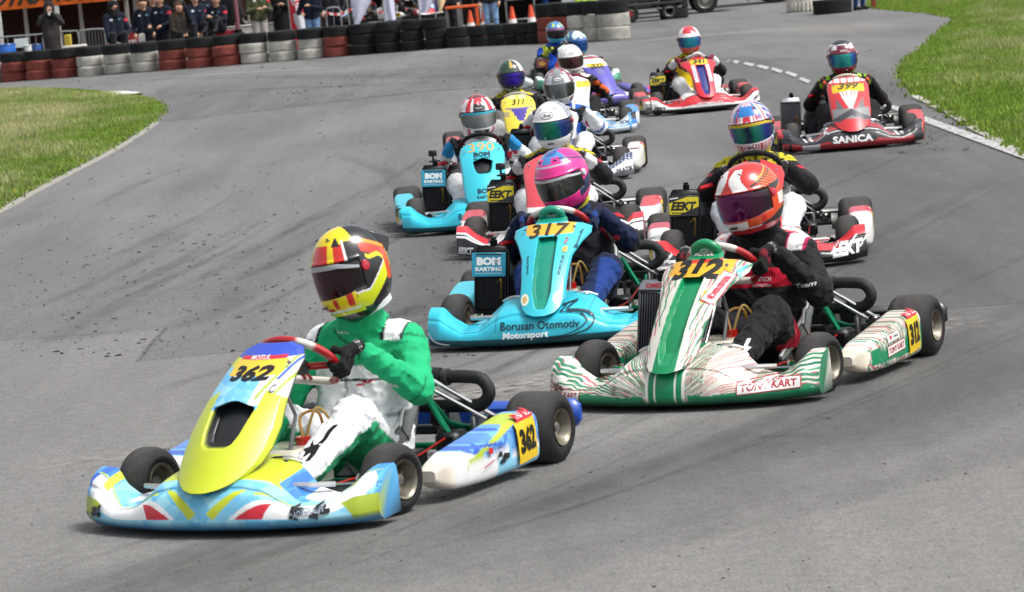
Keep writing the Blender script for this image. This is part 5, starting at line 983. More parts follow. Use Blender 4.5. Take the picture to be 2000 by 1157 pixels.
def strip(name, pts, wd_, z, m, fade=True, nx=7, px=True):
    P = smooth_path([(*(G(*p) if px else p), 0) for p in pts], 8)[:, :2]; k = len(P); T_ = np.gradient(P, axis=0); T_ /= np.linalg.norm(T_, axis=1)[:, None]; N = np.stack([-T_[:, 1], T_[:, 0]], 1)
    a = np.linspace(-1, 1, nx); wv = np.interp(np.linspace(0, 1, k), np.linspace(0, 1, len(np.atleast_1d(wd_))), np.atleast_1d(wd_))
    V = P[:, None]+N[:, None]*(a[None, :, None]*wv[:, None, None]/2); V = np.concatenate([V, np.full((k, nx, 1), z)], 2)
    al = (1-a**2)[None]**.7*np.sin(np.linspace(0, math.pi, k))[:, None]**.6 if fade else np.ones((k, nx))
    b = MB(); b.grid(V[:, ::-1], np.repeat(al.reshape(-1, 1), 3, 1)); return tag(b.obj(name, m), kind='structure')
rr = random.Random(5)
marks = [([(0, 672), (180, 658), (330, 640), (400, 618), (460, 580), (520, 520)], .35), ([(250, 500), (330, 455), (400, 420)], .30), ([(60, 690), (300, 560), (420, 500)], .18), ([(500, 640), (700, 470), (780, 400)], .25),
 ([(430, 560), (560, 505), (700, 430)], .22), ([(850, 1060), (1300, 930), (1750, 800), (2050, 690)], .7), ([(900, 1150), (1500, 1000), (2050, 860)], .5), ([(300, 155), (600, 150), (900, 150), (1000, 156)], 1.2), ([(330, 185), (600, 172), (900, 160)], .8), ([(1180, 400), (1320, 360), (1560, 300)], .10),
 ([(1250, 130), (1400, 118), (1600, 125)], 1.0), ([(1850, 300), (1780, 296), (1700, 292)], .5), ([(650, 300), (760, 340), (800, 400)], .25), ([(150, 420), (300, 350), (420, 320)], .15)]
for p, w_ in marks: strip('rubber_mark', p, w_, .0120, 'rubber_film')
for p, w_ in [([(1950, 650), (1700, 640), (1100, 740), (500, 860), (0, 930)], .5), ([(160, 390), (240, 378), (260, 377)], .04), ([(700, 132), (450, 145), (150, 165)], .9), ([(1150, 92), (1500, 62), (1800, 60)], 2.5)]: strip('dust_streak', p, w_, .0135, 'dust_film')
# seams of the patches, worn white lines, kerbs
film('worn_line', (.045, .045, .047), .32, .8, .15, .60, (1, .25, 1))
strip('rubber_mark', [(1450, 105), (1560, 170), (1720, 300), (1830, 430), (1900, 560), (1950, 700), (1900, 900)], [2.5, 3.0, 3.2, 2.4, 1.8], .0072, 'worn_line', nx=15)
strip('rubber_mark', [(2100, 640), (1700, 800), (1200, 960), (600, 1100), (0, 1200)], [1.0, 1.6, 1.6, 1.2], .0074, 'worn_line', nx=15)
strip('rubber_mark', [(1100, 190), (1000, 300), (900, 450), (850, 620), (820, 900)], [2.0, 1.6, 1.2, .8], .0076, 'worn_line', nx=15)
for k in range(34):
    y0 = rr.uniform(830, 1330); w_ = rr.choice([.03, .05, .08, .14, .2]); L0 = rr.uniform(0, 900); sl = rr.uniform(.26, .34)
    strip('rubber_mark', [(L0, y0-sl*L0), (L0+400, y0-sl*(L0+400)-10), (L0+900, y0-sl*(L0+900)-60), (L0+1300, y0-sl*(L0+1300)-130)], w_, .0078+.0001*k, 'rubber_film', nx=5)
for k in range(14):
    x0 = rr.uniform(0, 600); y0 = rr.uniform(420, 640); strip('rubber_mark', [(x0, y0), (x0+110, y0-45), (x0+240, y0-110), (x0+330, y0-165)], rr.choice([.05, .09, .14]), .0078+.0001*k, 'rubber_film', nx=5)
for p in ([(0, 668), (180, 655), (325, 641)], [(325, 641), (300, 668), (268, 708)], [(268, 708), (380, 697), (480, 688), (700, 672)], [(1850, 605), (2100, 588)]): strip('seam', p, .035, .0065, 'rubber_film', False, 2)
for p in ([(318, 238), (500, 218), (700, 193)],): strip('seam', p, .10, .0065, 'dust_film', False, 2)
def quadpx(name, pts, z, m): 
    V = np.array([(*G(*p), z) for p in pts]); b = MB(); n_ = len(V)//2; b.add(V, [(i, i+1, 2*n_-2-i, 2*n_-1-i) for i in range(n_-1)], np.ones(3)); me = b.mesh(name, m); bb = bmesh.new(); bb.from_mesh(me); bmesh.ops.recalc_face_normals(bb, faces=bb.faces)
    for f in bb.faces:
        if f.normal.z < 0: f.normal_flip()
    bb.to_mesh(me); bb.free(); return tag(link(name, me), kind='structure')
quadpx('white_line', [(1700, 199), (1755, 211), (1830, 239), (2000, 299), (2150, 353), (2150, 372), (2000, 314), (1815, 245), (1742, 215), (1700, 202)], .0145, 'paint_film')
for a, b_, y0, y1 in ((1420, 1428, 120, 121), (1431, 1447, 121, 124), (1451, 1477, 125, 129), (1477, 1505, 130, 135), (1505, 1532, 136, 142), (1533, 1561, 143, 150), (1560, 1586, 155, 162)):
    quadpx('white_line', [(a+5, y0-2), (b_-2, y1-2), (b_-8, y1+3), (a, y0+2)], .0145, 'paint_film')
def kerb(name, pts, wd_, h, c):
    P = smooth_path([(*G(*p), 0) for p in pts], 10)[:, :2]; T_ = np.gradient(P, axis=0); T_ /= np.linalg.norm(T_, axis=1)[:, None]; N = np.stack([-T_[:, 1], T_[:, 0]], 1); b = MB(c); V = []
    for i in range(len(P)):
        for o, z in ((-.5, 0), (-.45, h), (.45, h), (.5, 0)): q = P[i]+N[i]*wd_*(o+.12*math.sin(i*2.3+o)*.5); V.append((*q, z+.006*math.sin(i*3.1)*(z > 0)))
    F = [(i*4+j, i*4+j+1, i*4+j+5, i*4+j+4) for i in range(len(P)-1) for j in range(3)]; b.add(V, F); return tag(b.obj(name, 'matte', recalc=True), kind='structure')
LE = [(-150, 482), (0, 413), (60, 380), (130, 343), (200, 307), (245, 281), (285, 255), (305, 240)]
kerb('kerb', LE, .09, .012, '#96938a')
kerb('kerb', [(190, 186), (215, 186), (246, 189)], .6, .05, '#e0dcd8')
kerb('kerb', [(1786, 190), (1800, 197), (1822, 206)], .09, .02, '#b0aca4'); kerb('kerb', [(1822, 210), (1848, 219), (1880, 240)], .09, .02, '#989488'); kerb('kerb', [(1895, 250), (1930, 268), (1960, 282), (2010, 312), (2120, 372)], .08, .015, '#9c988c')
# grass
def poly_world(px): return [G(*p) for p in px]
LG = poly_world([(-500, 640)]+[(x_, y_-7) for x_, y_ in LE]+[(318, 222), (316, 211), (300, 199), (270, 190), (240, 184), (150, 178), (60, 175), (-200, 178), (-500, 190)])
RG = poly_world([(1695, 16), (1760, 22), (1820, 27), (1870, 38), (1850, 52), (1815, 86), (1777, 112), (1762, 130), (1757, 150), (1768, 168), (1792, 188), (1830, 212), (1882, 242), (1942, 270), (2010, 306), (2200, 402), (2500, 560), (2700, 300), (2600, -20), (1700, 2)])
def grass(poly, n, straw, name, lab, seed):
    g = np.random.default_rng(seed); P = np.array(poly); lo, hi = P.min(0), P.max(0)
    hi = np.minimum(hi, [12, 90]); lo = np.maximum(lo, [-13, 14])
    X = g.uniform(lo[0], hi[0], n*3); Y = g.uniform(lo[1], hi[1], n*3)
    X = X+0*Y; k = inpoly(X, Y, poly); X, Y = X[k][:n], Y[k][:n]; n = len(X)
    d = np.full(n, 9.)
    X0, Y0 = X, Y
    for i in range(len(P)):
        a, b_ = P[i], P[(i+1) % len(P)]; ab = b_-a; t = np.clip(((X-a[0])*ab[0]+(Y-a[1])*ab[1])/(ab@ab), 0, 1); d = np.minimum(d, np.hypot(X-a[0]-t*ab[0], Y-a[1]-t*ab[1]))
    X = X+.05*np.sin(Y*5.3+X*2)+.035*g.normal(size=n)+.03*np.sin(Y*17); Y = Y+.12*np.sin(X*4.1+Y)+.08*g.normal(size=n)
    cl = np.sin(X*1.7+2*np.sin(Y*.31))*np.sin(Y*.55+1.5*np.sin(X*.9))+.5*np.sin(X*5.1+Y*.9)*np.sin(Y*1.9-X)
    h = (.045+.05*g.random(n))*(1+.35*cl)*np.clip(.4+d*.9, .4, 1.15); wd_ = .011+.010*g.random(n)
    a = g.uniform(0, 2*math.pi, n); lean = g.uniform(.1, .9, n)*h; la = g.uniform(0, 2*math.pi, n)
    z0 = .02+.0*X; sx, sy = np.cos(a)*wd_, np.sin(a)*wd_
    V = np.stack([np.stack([X-sx, Y-sy, z0-.02], 1), np.stack([X+sx, Y+sy, z0-.02], 1), np.stack([X+np.cos(la)*lean, Y+np.sin(la)*lean, z0+h], 1)], 1).reshape(-1, 3)
    me = bpy.data.meshes.new(name); me.vertices.add(3*n); me.vertices.foreach_set('co', V.ravel()); me.loops.add(3*n); me.loops.foreach_set('vertex_index', np.arange(3*n)); me.polygons.add(n); me.polygons.foreach_set('loop_start', np.arange(n)*3); me.polygons.foreach_set('loop_total', np.full(n, 3))
    me.update(); 
    st = np.clip(straw-.12+.42*cl+.25*g.normal(size=n)-.9*np.exp(-d/.9), 0, 1)[:, None]; gr = C('#90b048')*(1-g.random((n, 1))*.35); gr = gr*(1-.3*(g.random((n, 1)) < .3)); sw_ = C('#d8d2ae')*(1-g.random((n, 1))*.35)
    c = gr*(1-st)+sw_*st; c = c*[1.02, 1.04, .86]*(.58+.66*g.random((n, 1))**.7)*(1-.22*np.clip(np.sin(X*9+3*np.sin(Y*2))*np.sin(Y*3.3+X*4), 0, 1)[:, None]); fl = g.random(n) < .004; c[fl] = C('#e0c41c')
    cc = np.ones((3*n, 4)); cc[:, :3] = np.repeat(c, 3, 0); ca = me.color_attributes.new('Col', 'FLOAT_COLOR', 'POINT'); ca.data.foreach_set('color', cc.ravel()); me.materials.append(MATS['leaf'])
    o = link(name, me); tag(o, lab, 'grass', kind='stuff')
mm_ = bpy.data.materials.new('verge_soil'); mm_.use_nodes = True; n_ = mm_.node_tree; q_ = n_.nodes.new('ShaderNodeTexNoise'); q_.inputs['Scale'].default_value = 6; q_.inputs['Detail'].default_value = 8; r_ = n_.nodes.new('ShaderNodeValToRGB'); r_.color_ramp.elements[0].color = (.13, .17, .05, 1); r_.color_ramp.elements[1].color = (.34, .33, .18, 1); r_.color_ramp.elements[0].position = .35; r_.color_ramp.elements[1].position = .65; tcn = n_.nodes.new('ShaderNodeTexCoord'); n_.links.new(tcn.outputs['Object'], q_.inputs['Vector']); n_.links.new(q_.outputs['Fac'], r_.inputs[0]); n_.links.new(r_.outputs[0], n_.nodes['Principled BSDF'].inputs['Base Color']); n_.nodes['Principled BSDF'].inputs['Roughness'].default_value = .95; MATS['soil'] = mm_
sheet('grass_verge', LG, .006, 'soil'); sheet('grass_verge', RG, .006, 'soil')
grass(LG, 170000, .80, 'grass', 'straw and green meadow grass inside the bend at the left', 3)
grass(RG, 190000, .50, 'grass', 'short green and straw coloured grass beside the white line at the right', 4)
# loose rubber crumbs and grit
def crumbs(name, n, region, smin_, smax_, c, seed, lab):
    g = np.random.default_rng(seed); b = MB(c); V0 = np.array([(-1, -1, 0), (1, -1, 0), (1, 1, 0), (-1, 1, 0), (-.5, -.4, 1), (.6, -.3, .9), (.4, .5, 1), (-.4, .6, .8)])*.5; F0 = [(3, 2, 1, 0), (4, 5, 6, 7), (0, 1, 5, 4), (1, 2, 6, 5), (2, 3, 7, 6), (3, 0, 4, 7)]; k = 0
    while k < n:
        px = g.uniform(region[0], region[2]); py = g.uniform(region[1], region[3]); x, y = G(px, py)
        if inpoly(np.array([x]), np.array([y]), LG)[0] or inpoly(np.array([x]), np.array([y]), RG)[0]: continue
        s = smin_*(smax_/smin_)**(g.random()**2.5); a = g.uniform(0, 6.28); st_ = 1+2.2*g.random()**3; M_ = rotm(0, 0, a); V = (V0*[s*st_, s, s*.6]*(1+.3*g.normal(size=(8, 1)))) @ M_.T+[x, y, .006]; b.add(V, F0); k += 1
    o = b.obj(name, 'rubber'); tag(o, lab, 'debris', kind='stuff')
crumbs('rubber_crumbs', 2000, (-20, 190, 1000, 700), .005, .020, '#2c2b2a', 1, 'dark rubber crumbs scattered over the left of the track')
crumbs('rubber_crumbs', 420, (1620, 90, 1960, 300), .006, .026, '#38342e', 2, 'dark grit along the right grass edge of the track')
crumbs('rubber_crumbs', 400, (0, 90, 1100, 200), .015, .045, '#3a3836', 3, 'dark grit at the foot of the tyre wall')
crumbs('rubber_crumbs', 260, (0, 690, 2000, 1157), .003, .010, '#2c2b2a', 4, 'fine rubber crumbs on the foreground asphalt')
# ------------------------------------------------------------ tyre wall
def tyre_mesh(c, v, r=.31, h=.225):
    b = MB(); H = h/2; k = 7; prof = [(r-.13, -H+.03), (r-.12, -H+.01), (r-.07, -H), (r-.025, -H+.002), (r-.008, -H+.012), (r-.002, -H+.028)]
    for i in range(4):
        z0 = -H+.05+i*(h-.1)/4; z1 = z0+(h-.1)/4; g = .012; prof += [(r, z0+.002), (r, z1-g), (r-.008, z1-g+.002), (r-.008, z1-.001)]
    prof += [(r-.002, H-.028), (r-.008, H-.012), (r-.025, H-.002), (r-.07, H), (r-.12, H-.01), (r-.13, H-.03), (r-.10, 0)]
    b.lathe(prof, n=36, cap=False); b.f += [(i*len(prof)+len(prof)-1, ((i+1) % 36)*len(prof)+len(prof)-1, ((i+1) % 36)*len(prof), i*len(prof)) for i in range(36)]
    return cached(('bt', c, v, r, h), lambda: mesh_of('stacked_tyre', np.vstack(b.v)*(1+.012*np.sin(np.vstack(b.v)[:, [1, 2, 0]]*14+v*2)), b.f, C(c)*(1+.12*math.sin(v*2.2)), 'barrier', 50, True))
BK, RD, WH = '#202324', '#8a4840', '#b8b6ae'
cname = {BK: 'black', RD: 'red painted', WH: 'white painted'}
ordn = lambda i: ['first', 'second', 'third', 'fourth', 'fifth', 'sixth', 'seventh', 'eighth', 'ninth', 'tenth', 'eleventh', 'twelfth', 'thirteenth', 'fourteenth', 'fifteenth', 'sixteenth', 'seventeenth', 'eighteenth', 'nineteenth', 'twentieth'][i]
bound = [-50, 2, 53, 101, 150, 203, 256, 311, 363, 418, 470, 523, 583, 634, 686, 738, 787, 832, 877, 918, 957, 990, 1023, 1043, 1066]
cols_ = [WH, RD, RD, RD, WH, WH, WH, RD, RD, RD, WH, WH, WH, RD, BK, BK, BK, BK]+[BK]*6
by = lambda x: np.interp(x, [-50, 0, 150, 420, 690, 900, 1060], [166, 162, 151, 131, 109, 93, 85])
def stack(cx, cy, r, cl, who, group, hh=.225):
    z = 0
    for j, c in enumerate(cl):
        v = rr.randint(0, 3); h = hh; o = link('stacked_tyre', tyre_mesh(c, v, round(r, 2), h), None, (cx+rr.uniform(-.02, .02), cy+rr.uniform(-.03, .03), z+h/2), (rr.uniform(-.03, .03), rr.uniform(-.03, .03), rr.uniform(0, 6)))
        pos = {1: ['only'], 2: ['bottom', 'top'], 3: ['bottom', 'middle', 'top'], 4: ['bottom', 'second', 'third', 'top']}[len(cl)][j]
        tag(o, f'{cname[c]} tyre, {pos} of the {who}', 'tyre', group); z += h+.002
for i in range(len(bound)-1):
    a, b_ = bound[i], bound[i+1]; mx_ = (a+b_)/2; x, y = G(mx_, by(mx_)); x0 = G(a, by(a))[0]; x1 = G(b_, by(b_))[0]; r = min(.33, max(.25, (x1-x0)/2*1.04)) if i < 22 else .27
    c = cols_[i]; n3 = i < 18; who = (f'{ordn(i)} stack from the left end of the tyre wall' if n3 else f'{ordn(i-18)} low stack right of the wide tyre')
    stack(x, y+r, r, ([c, c, BK] if n3 and c != BK else [BK]*(3 if n3 else 2)), who, 'tyres of the long tyre wall', .232)
x, y = G(874, by(870)); 
for cx_, cy_, cl, who, r in ((1078, 84, [RD, RD, BK], 'tall stack behind the last driver', .30), (1108, 83, [RD, RD, BK], 'tall stack between the two blue helmets', .32), (1140, 82, [WH, WH, BK], 'tall stack second from the wall end', .32), (1172, 80, [WH, WH, BK], 'tall stack near the wall end', .33), (1202, 79, [WH, WH, BK], 'tall stack at the right end of the wall', .34)):
    x, y = G(cx_, cy_); stack(x, y+r*.8, r, cl, who, 'tyres of the tall stacks at the wall end', .28)
x, y = G(1320, 37); stack(x, y+.34, .36, [BK, BK, BK], 'lone black stack in front of the truck', 'black tyres standing apart', .25)
x, y = G(1630, 27); stack(x, y+.40, .44, [BK], 'big tyre lying in front of the standing person', 'black tyres standing apart', .32)

# ------------------------------------------------------------ spectators
def lerp(a, b, t): return tuple(np.array(a)*(1-t)+np.array(b)*t)
SK = '#c89a80'
def figure(label, x, y, rz, top, legs, pose='stand', hands=None, hair=('hair', '#2a211c'), seat=.68, shoe='#1c1c1e', skirt=False, h=.018, scarf=None, patch=None, feet=None):
    S = pose == 'sit'; zz = seat if S else .93; o = np.array([0, 0, zz-.93])
    P = lambda *a: np.array(a, float)+o
    hd = P(0, -.03, 1.62); B = [(P(-.07, 0, .93), P(-.08, .01, 1.30), .125, .115, 'torso'), (P(.07, 0, .93), P(.08, .01, 1.30), .125, .115, 'torso'), (P(-.14, .01, 1.40), P(.14, .01, 1.40), .075, .075, 'torso'), (P(0, 0, 1.42), P(0, -.015, 1.56), .055, .05, 'neck'),
         (P(0, .0, 1.64), P(0, -.02, 1.62), .098, .092, 'head'), (P(0, -.035, 1.60), P(0, -.05, 1.55), .072, .052, 'head'), (P(0, -.115, 1.615), P(0, -.122, 1.60), .014, .016, 'head')]
    hands = hands or ((-.24, -.08, .88), (.24, -.08, .88)); HB = []
    for s, hp in ((-1, hands[0]), (1, hands[1])):
        hp = P(*hp); sh = P(s*.19, .01, 1.39); mid = (sh+hp)/2; d_ = np.linalg.norm(hp-sh); bend = math.sqrt(max(.0, .30**2-(d_/2)**2)); el_ = mid+np.array([s*.5, .35, -.79])*bend
        B += [(sh, el_, .062, .052, 'arm'), (el_, hp, .050, .034, 'arm')]; dv = (hp-el_)/np.linalg.norm(hp-el_); sd_ = np.cross(dv, [0, 0, 1.]); sd_ /= np.linalg.norm(sd_)+1e-6
        HB.append((hp, dv, sd_))
    for i, s in enumerate((-1, 1)):
        if S: k = np.array([s*.13, -.40, zz+.06]); f = np.array(feet[i] if feet else (s*.12, -.42, .10))
        else: k = np.array([s*.10, -.03, .50]); f = np.array([s*.11, .02, .09])
        if S and feet: k = np.array([s*.12, -.34, zz+.28])
        B += [(P(s*.09, 0, .90), k, .095, .068, 'leg'), (k, f, .064, .045, 'leg')]
    if skirt: B += [(P(0, .01, .95), P(0, .02, .5), .16, .19, 'torso')]
    lo, hi = bbox(B); V, F = nets(bones_sdf(B, .03, .010, x), lo, hi, h); ids, t = nearest_bone(B, V); kd = np.array([q[4] for q in B])[ids]
    c = np.tile(C(top), (len(V), 1)); c[kd == 'leg'] = C(legs); sk = (kd == 'head') | (kd == 'neck'); c[sk] = C(SK); L_ = V-hd
    c[(kd == 'head') & (np.abs(L_[:, 2]) < .012) & (np.abs(np.abs(L_[:, 0])-.032) < .014) & (L_[:, 1] < -.06)] = C('#3a2a24'); c[(kd == 'head') & (np.abs(L_[:, 2]+.055) < .007) & (np.abs(L_[:, 0]) < .024) & (L_[:, 1] < -.05)] = C('#8c4a44')
    if scarf: c[(kd == 'neck')] = C(scarf)
    c[(kd == 'torso') & (np.abs(V[:, 0]) < .006) & (V[:, 1] < 0)] = C('#0c0c10')
    if patch: c[(kd == 'torso') & (np.abs(V[:, 0]+.09) < .03) & (np.abs(V[:, 2]-o[2]-1.32) < .018) & (V[:, 1] < -.02)] = C(patch); c[(kd == 'torso') & (np.abs(V[:, 0]-.08) < .025) & (np.abs(V[:, 2]-o[2]-1.32) < .010) & (V[:, 1] < -.02)] = C('#6a98a8'); c[(kd == 'arm') & (V[:, 0] > .2) & (np.abs(V[:, 2]-o[2]-1.30) < .03)] = C('#c03040')
    p = link('person', mesh_of('person', V, F, c, 'coarse_cloth', 0), None, (x, y, 0), (0, 0, R(rz))); tag(p, label, 'person', 'spectators behind the tyre wall')
    kind, hc_ = hair; q = hd
    if kind == 'hood': HBn = [(q+[0, .035, .03], q+[0, .05, -.06], .122, .118), (q+[0, .05, -.05], q+[0, .03, -.2], .115, .12)]
    elif kind == 'beanie': HBn = [(q+[0, .015, .065], q+[0, .02, .075], .108, .095)]
    elif kind == 'long': HBn = [(q+[0, .035, .045], q+[0, .055, -.03], .104, .095), (q+[-.07, .02, 0], q+[-.09, -.03, -.24], .04, .03), (q+[.07, .02, 0], q+[.09, -.03, -.24], .04, .03)]
    else: HBn = [(q+[0, .03, .045], q+[0, .05, .0], .102, .092)]
    lo, hi = bbox(HBn, .02); V, F = nets(bones_sdf(HBn, .03, .004), lo, hi, .013); link({'hood': 'hood', 'beanie': 'beanie'}.get(kind, 'hair'), mesh_of('hair', V, F, C(hc_), 'coarse_cloth', 0), p)
    for hp, dv, sd_ in HB:
        un = np.cross(sd_, dv); A = hp+dv*.02; Bn = [(A, A+dv*.06, .030, .032)]
        for k in range(4): b0 = A+dv*.07+sd_*(.027-.018*k); Bn += [(b0, b0+dv*.03-un*.012, .009, .008), (b0+dv*.03-un*.012, b0+dv*(.045-.004*abs(k-1.5))-un*.035, .008, .007)]
        Bn += [(A+dv*.02+sd_*.03, A+dv*.055+sd_*.05-un*.02, .011, .008)]; lo, hi = bbox(Bn, .01); V, F = nets(bones_sdf(Bn, .006), lo, hi, .007); link('hand', mesh_of('hand', V, F, C(SK), 'skin', 0), p)
    for i, s in enumerate((-1, 1)):
        f = np.array(feet[i] if (S and feet) else ((s*.12, -.42, .10) if S else (s*.11, .02, .09))); sf = np.array([0, -.16, -.05]); Bn = [(f, f+[0, .02, -.045], .05, .045), (f+[0, 0, -.04], f+[0, -.15, -.055], .045, .034)]; lo, hi = bbox(Bn, .01); V, F = nets(bones_sdf(Bn, .02), lo, hi, .012); link('shoe', mesh_of('shoe', V, F, C(shoe), 'rubber', 0), p)
    return p
def XZ(px, Z, py=60): return W(px, py, Z)[0]
sp_ = [
 (100, 81.6, 8, '#33302f', '#2b2927', 'stand', dict(hands=((-.04, -.20, 1.52), (.05, -.2, 1.50)), hair=('hood', '#262423'), skirt=True, label='person in long dark grey hooded coat, hands at the mouth, leftmost at the tyre wall', seat=.93)),
 (226, 80.9, 12, '#141c2c', '#22242a', 'sit', dict(hands=((-.22, -.18, .82), (.22, -.2, .95)), hair=('hood', '#14161c'), seat=.80, patch='#e4e8ec', label='person in navy jacket and black hood sitting alone on the tyre wall')),
 (284, 82.2, -6, '#141a28', '#1a1c24', 'stand', dict(hair=('short', '#2a1c16'), patch='#e0e4e8', label='person standing in navy jacket, left of the seated group')),
 (318, 81.2, -10, '#151b2a', '#181a22', 'stand', dict(hands=((-.18, -.25, 1.02), (.15, -.28, 1.0)), patch='#e0e4e8', label='person in navy jacket standing at the wall, left of the long-haired person')),
 (352, 80.6, 4, '#2c2722', '#1c1b1c', 'sit', dict(hands=((-.10, -.3, .98), (.08, -.3, .98)), hair=('long', '#4c3020'), seat=.76, scarf='#2c2420', label='person with long brown hair and dark scarf sitting on the tyre wall')),
 (386, 80.7, 0, '#141c2e', '#202228', 'sit', dict(hands=((-.05, -.34, .80), (.06, -.34, .80)), seat=.92, patch='#e4e8ec', label='person in navy jacket sitting with hands hanging together between the knees')),
 (428, 80.7, -12, '#151a28', '#24262c', 'sit', dict(hands=((-.08, -.34, 1.22), (.04, -.34, 1.20)), seat=.86, feet=((-.12, -.50, .86), (.14, -.45, .86)), patch='#e4e8ec', label='person in navy jacket sitting with raised knees and holding a phone')),
 (302, 83.0, 15, '#1c1e24', '#1a1a1e', 'stand', dict(hair=('beanie', '#2a2a2e'), label='person in black beanie half hidden behind the seated spectators')),
 (404, 82.6, -20, '#20242c', '#1c1c20', 'stand', dict(hair=('short', '#1c1613'), patch='#c8ccd0', label='person standing behind the two people seated nearest the pink pole')),
 (345, 83.4, 5, '#1a1a1c', '#18181a', 'stand', dict(hair=('hood', '#1a1a1c'), label='dark hooded figure half hidden behind the long-haired person')),
 (455, 83.6, -15, '#202226', '#1c1c20', 'stand', dict(hair=('short', '#241a14'), label='dark figure half hidden behind the pink pole')),
 (536, 84.0, 10, '#2a2426', '#1a1a1e', 'stand', dict(hair=('beanie', '#3a1c20'), label='dark figure between the olive parka and the long black coat')),
 (655, 85.6, 0, '#2c2e34', '#22262e', 'stand', dict(label='dark figure behind the red and white tape')),
 (880, 84.5, 20, '#1e2026', '#1c1c20', 'stand', dict(label='dark figure behind the orange table')),
 (508, 82.4, 5, '#454a30', '#a8a29c', 'stand', dict(hands=((-.08, -.22, 1.12), (.12, -.24, 1.14)), label='person standing in olive green parka and light grey trousers', patch='#e0e0dc')),
 (552, 83.2, 0, '#151516', '#131314', 'stand', dict(skirt=True, hair=('hood', '#141414'), hands=((-.06, -.2, 1.2), (.08, -.2, 1.2)), label='person standing in a long black coat beside the red flag')),
 (612, 82.2, -8, '#141b2b', '#6c8cb0', 'stand', dict(hands=((-.22, -.12, 1.0), (.02, -.25, 1.18)), label='person standing in navy jacket and blue jeans, right of the red flag')),
 (962, 80.5, 6, '#2c2c2e', '#7c98bc', 'stand', dict(label='person in dark jacket and light blue jeans beside the traffic cones')),
 (1150, 74.5, 0, '#b4dc3c', '#23262a', 'sit', dict(seat=.45, hands=((-.1, -.25, .9), (.1, -.25, .9)), label='person in lime high-visibility vest crouching behind the tall tyre stacks')),
 (1683, 76.0, 20, '#23282f', '#28406c', 'stand', dict(label='person in dark blue jeans and dark shoes beside the grass at the right')),
]
for px, Z, rz, top, legs, pose, kw in sp_:
    f_ = figure(kw.pop('label'), XZ(px, Z), Z, rz+rr.uniform(-22, 22), top, legs, pose, **kw); q_ = rr.uniform(.97, 1.06); f_.scale = (q_*1.04, q_*1.04, q_)
b = MB('#121316'); b.box((0, 0, 0), (.075, .012, .15), rotm(R(50)), .003); x_ = XZ(428, 80.7); tag(b.obj('phone', 'plastic', loc=(x_-.02, 80.7-.40, .86-.93+1.27)), 'black phone held by the person with raised knees', 'phone')
b = MB('#e4e2dc'); b.lathe([(0, 0), (.028, 0), (.036, .10), (.033, .10), (.026, .006)], n=18); tag(b.obj('paper_cup', 'plastic', loc=(XZ(100, 81.6)+.02, 81.6-.26, 1.50)), 'white cup held to the mouth by the person in the grey coat', 'cup')

# ------------------------------------------------------------ paddock: tents, barriers, tables, vehicles
def tent(px0, px1, Z, depth, zv, label, canopy, band, text=None, npost=3, post='#ecece8', hv=.35, back=None):
    x0, x1 = XZ(px0, Z), XZ(px1, Z); cx = (x0+x1)/2; t = empty('canopy_tent', (cx, Z+depth/2, 0), 0, label, 'tent', 'tents of the paddock'); w_ = (x1-x0)/2; d = depth/2
    for i in range(npost):
        xx = -w_+.08+(2*w_-.16)*i/(npost-1)
        for yy in (-d+.05, d-.05): b = MB(post); b.box((xx, yy, (zv+hv)/2), (.11, .09, zv+hv), b=.01); b.box((xx, yy, .02), (.2, .2, .02), b=.004); b.obj('post', 'metal', t)
    b = MB(canopy); zt = zv+hv; G_ = []
    for s in np.linspace(0, 1, 9):
        zz = zt+.75*s-.12*math.sin(math.pi*s); f = 1-s; G_.append([(-w_*f, -d*f-.001, zz), (w_*f, -d*f-.001, zz), (w_*f, d*f, zz), (-w_*f, d*f, zz), (-w_*f, -d*f-.001, zz)])
    b.grid(np.array(G_)); b.obj('canopy', 'coarse_cloth', t, 30)
    b = MB(band); n = 40
    for (ax, ay, bx, by_) in ((-w_, -d, w_, -d), (w_, -d, w_, d), (w_, d, -w_, d), (-w_, d, -w_, -d)):
        G_ = np.array([[(ax+(bx-ax)*s+.012*math.sin(s*40)*(by_ != ay), ay+(by_-ay)*s+.015*math.sin(s*34)*(ax != bx and by_ == ay), z) for z in (zv, zv+hv*.5, zt)] for s in np.linspace(0, 1, n)]); b.grid(G_)
    v = b.obj('valance', 'coarse_cloth', t)
    if text: decal(v, bvh_of(v), text, (0, -d-.5, zv+hv*.5), (1, 0, 0), (0, 0, 1), (0, 1, 0), step=.1, off=.01)
    if back: b = MB(back); b.box((0, d-.02, zt/2), (2*w_-.2, .03, zt-.02), b=.002); b.obj('back_wall', 'coarse_cloth', t)
    return t
tent(-120, 235, 84.5, 5, W(100, 12, 84.5)[1], 'orange canopy tent with black lettering at the far left', '#b8541c', '#c05a1e', [T('DYNAROS', .34, .35, .09, '#201814', 2.6, bold=.04, shear=.4)]+[(V_+np.array([-1.45, .02]), F_, c_) for V_, F_, c_ in blot(0, 0, .32, 4)], 4, '#ecece8', .34, '#4a3430')
tent(245, 470, 87, 5, 2.05, 'beige canopy tent behind the seated spectators', '#b49a84', '#bca28c', None, 3, '#c0bcb4', .3, '#5a4038')
tent(640, 905, 92, 6, 2.2, 'dark tent behind the parked karts', '#2c2a2c', '#e0dcd4', None, 3, '#a8a8a4', .3, '#2b2322')
tent(965, 1180, 90, 5, 2.2, 'dark tent with blue posts behind the tall tyre stacks', '#2a2c30', '#23262c', None, 3, '#234c94', .3, '#231f1e')
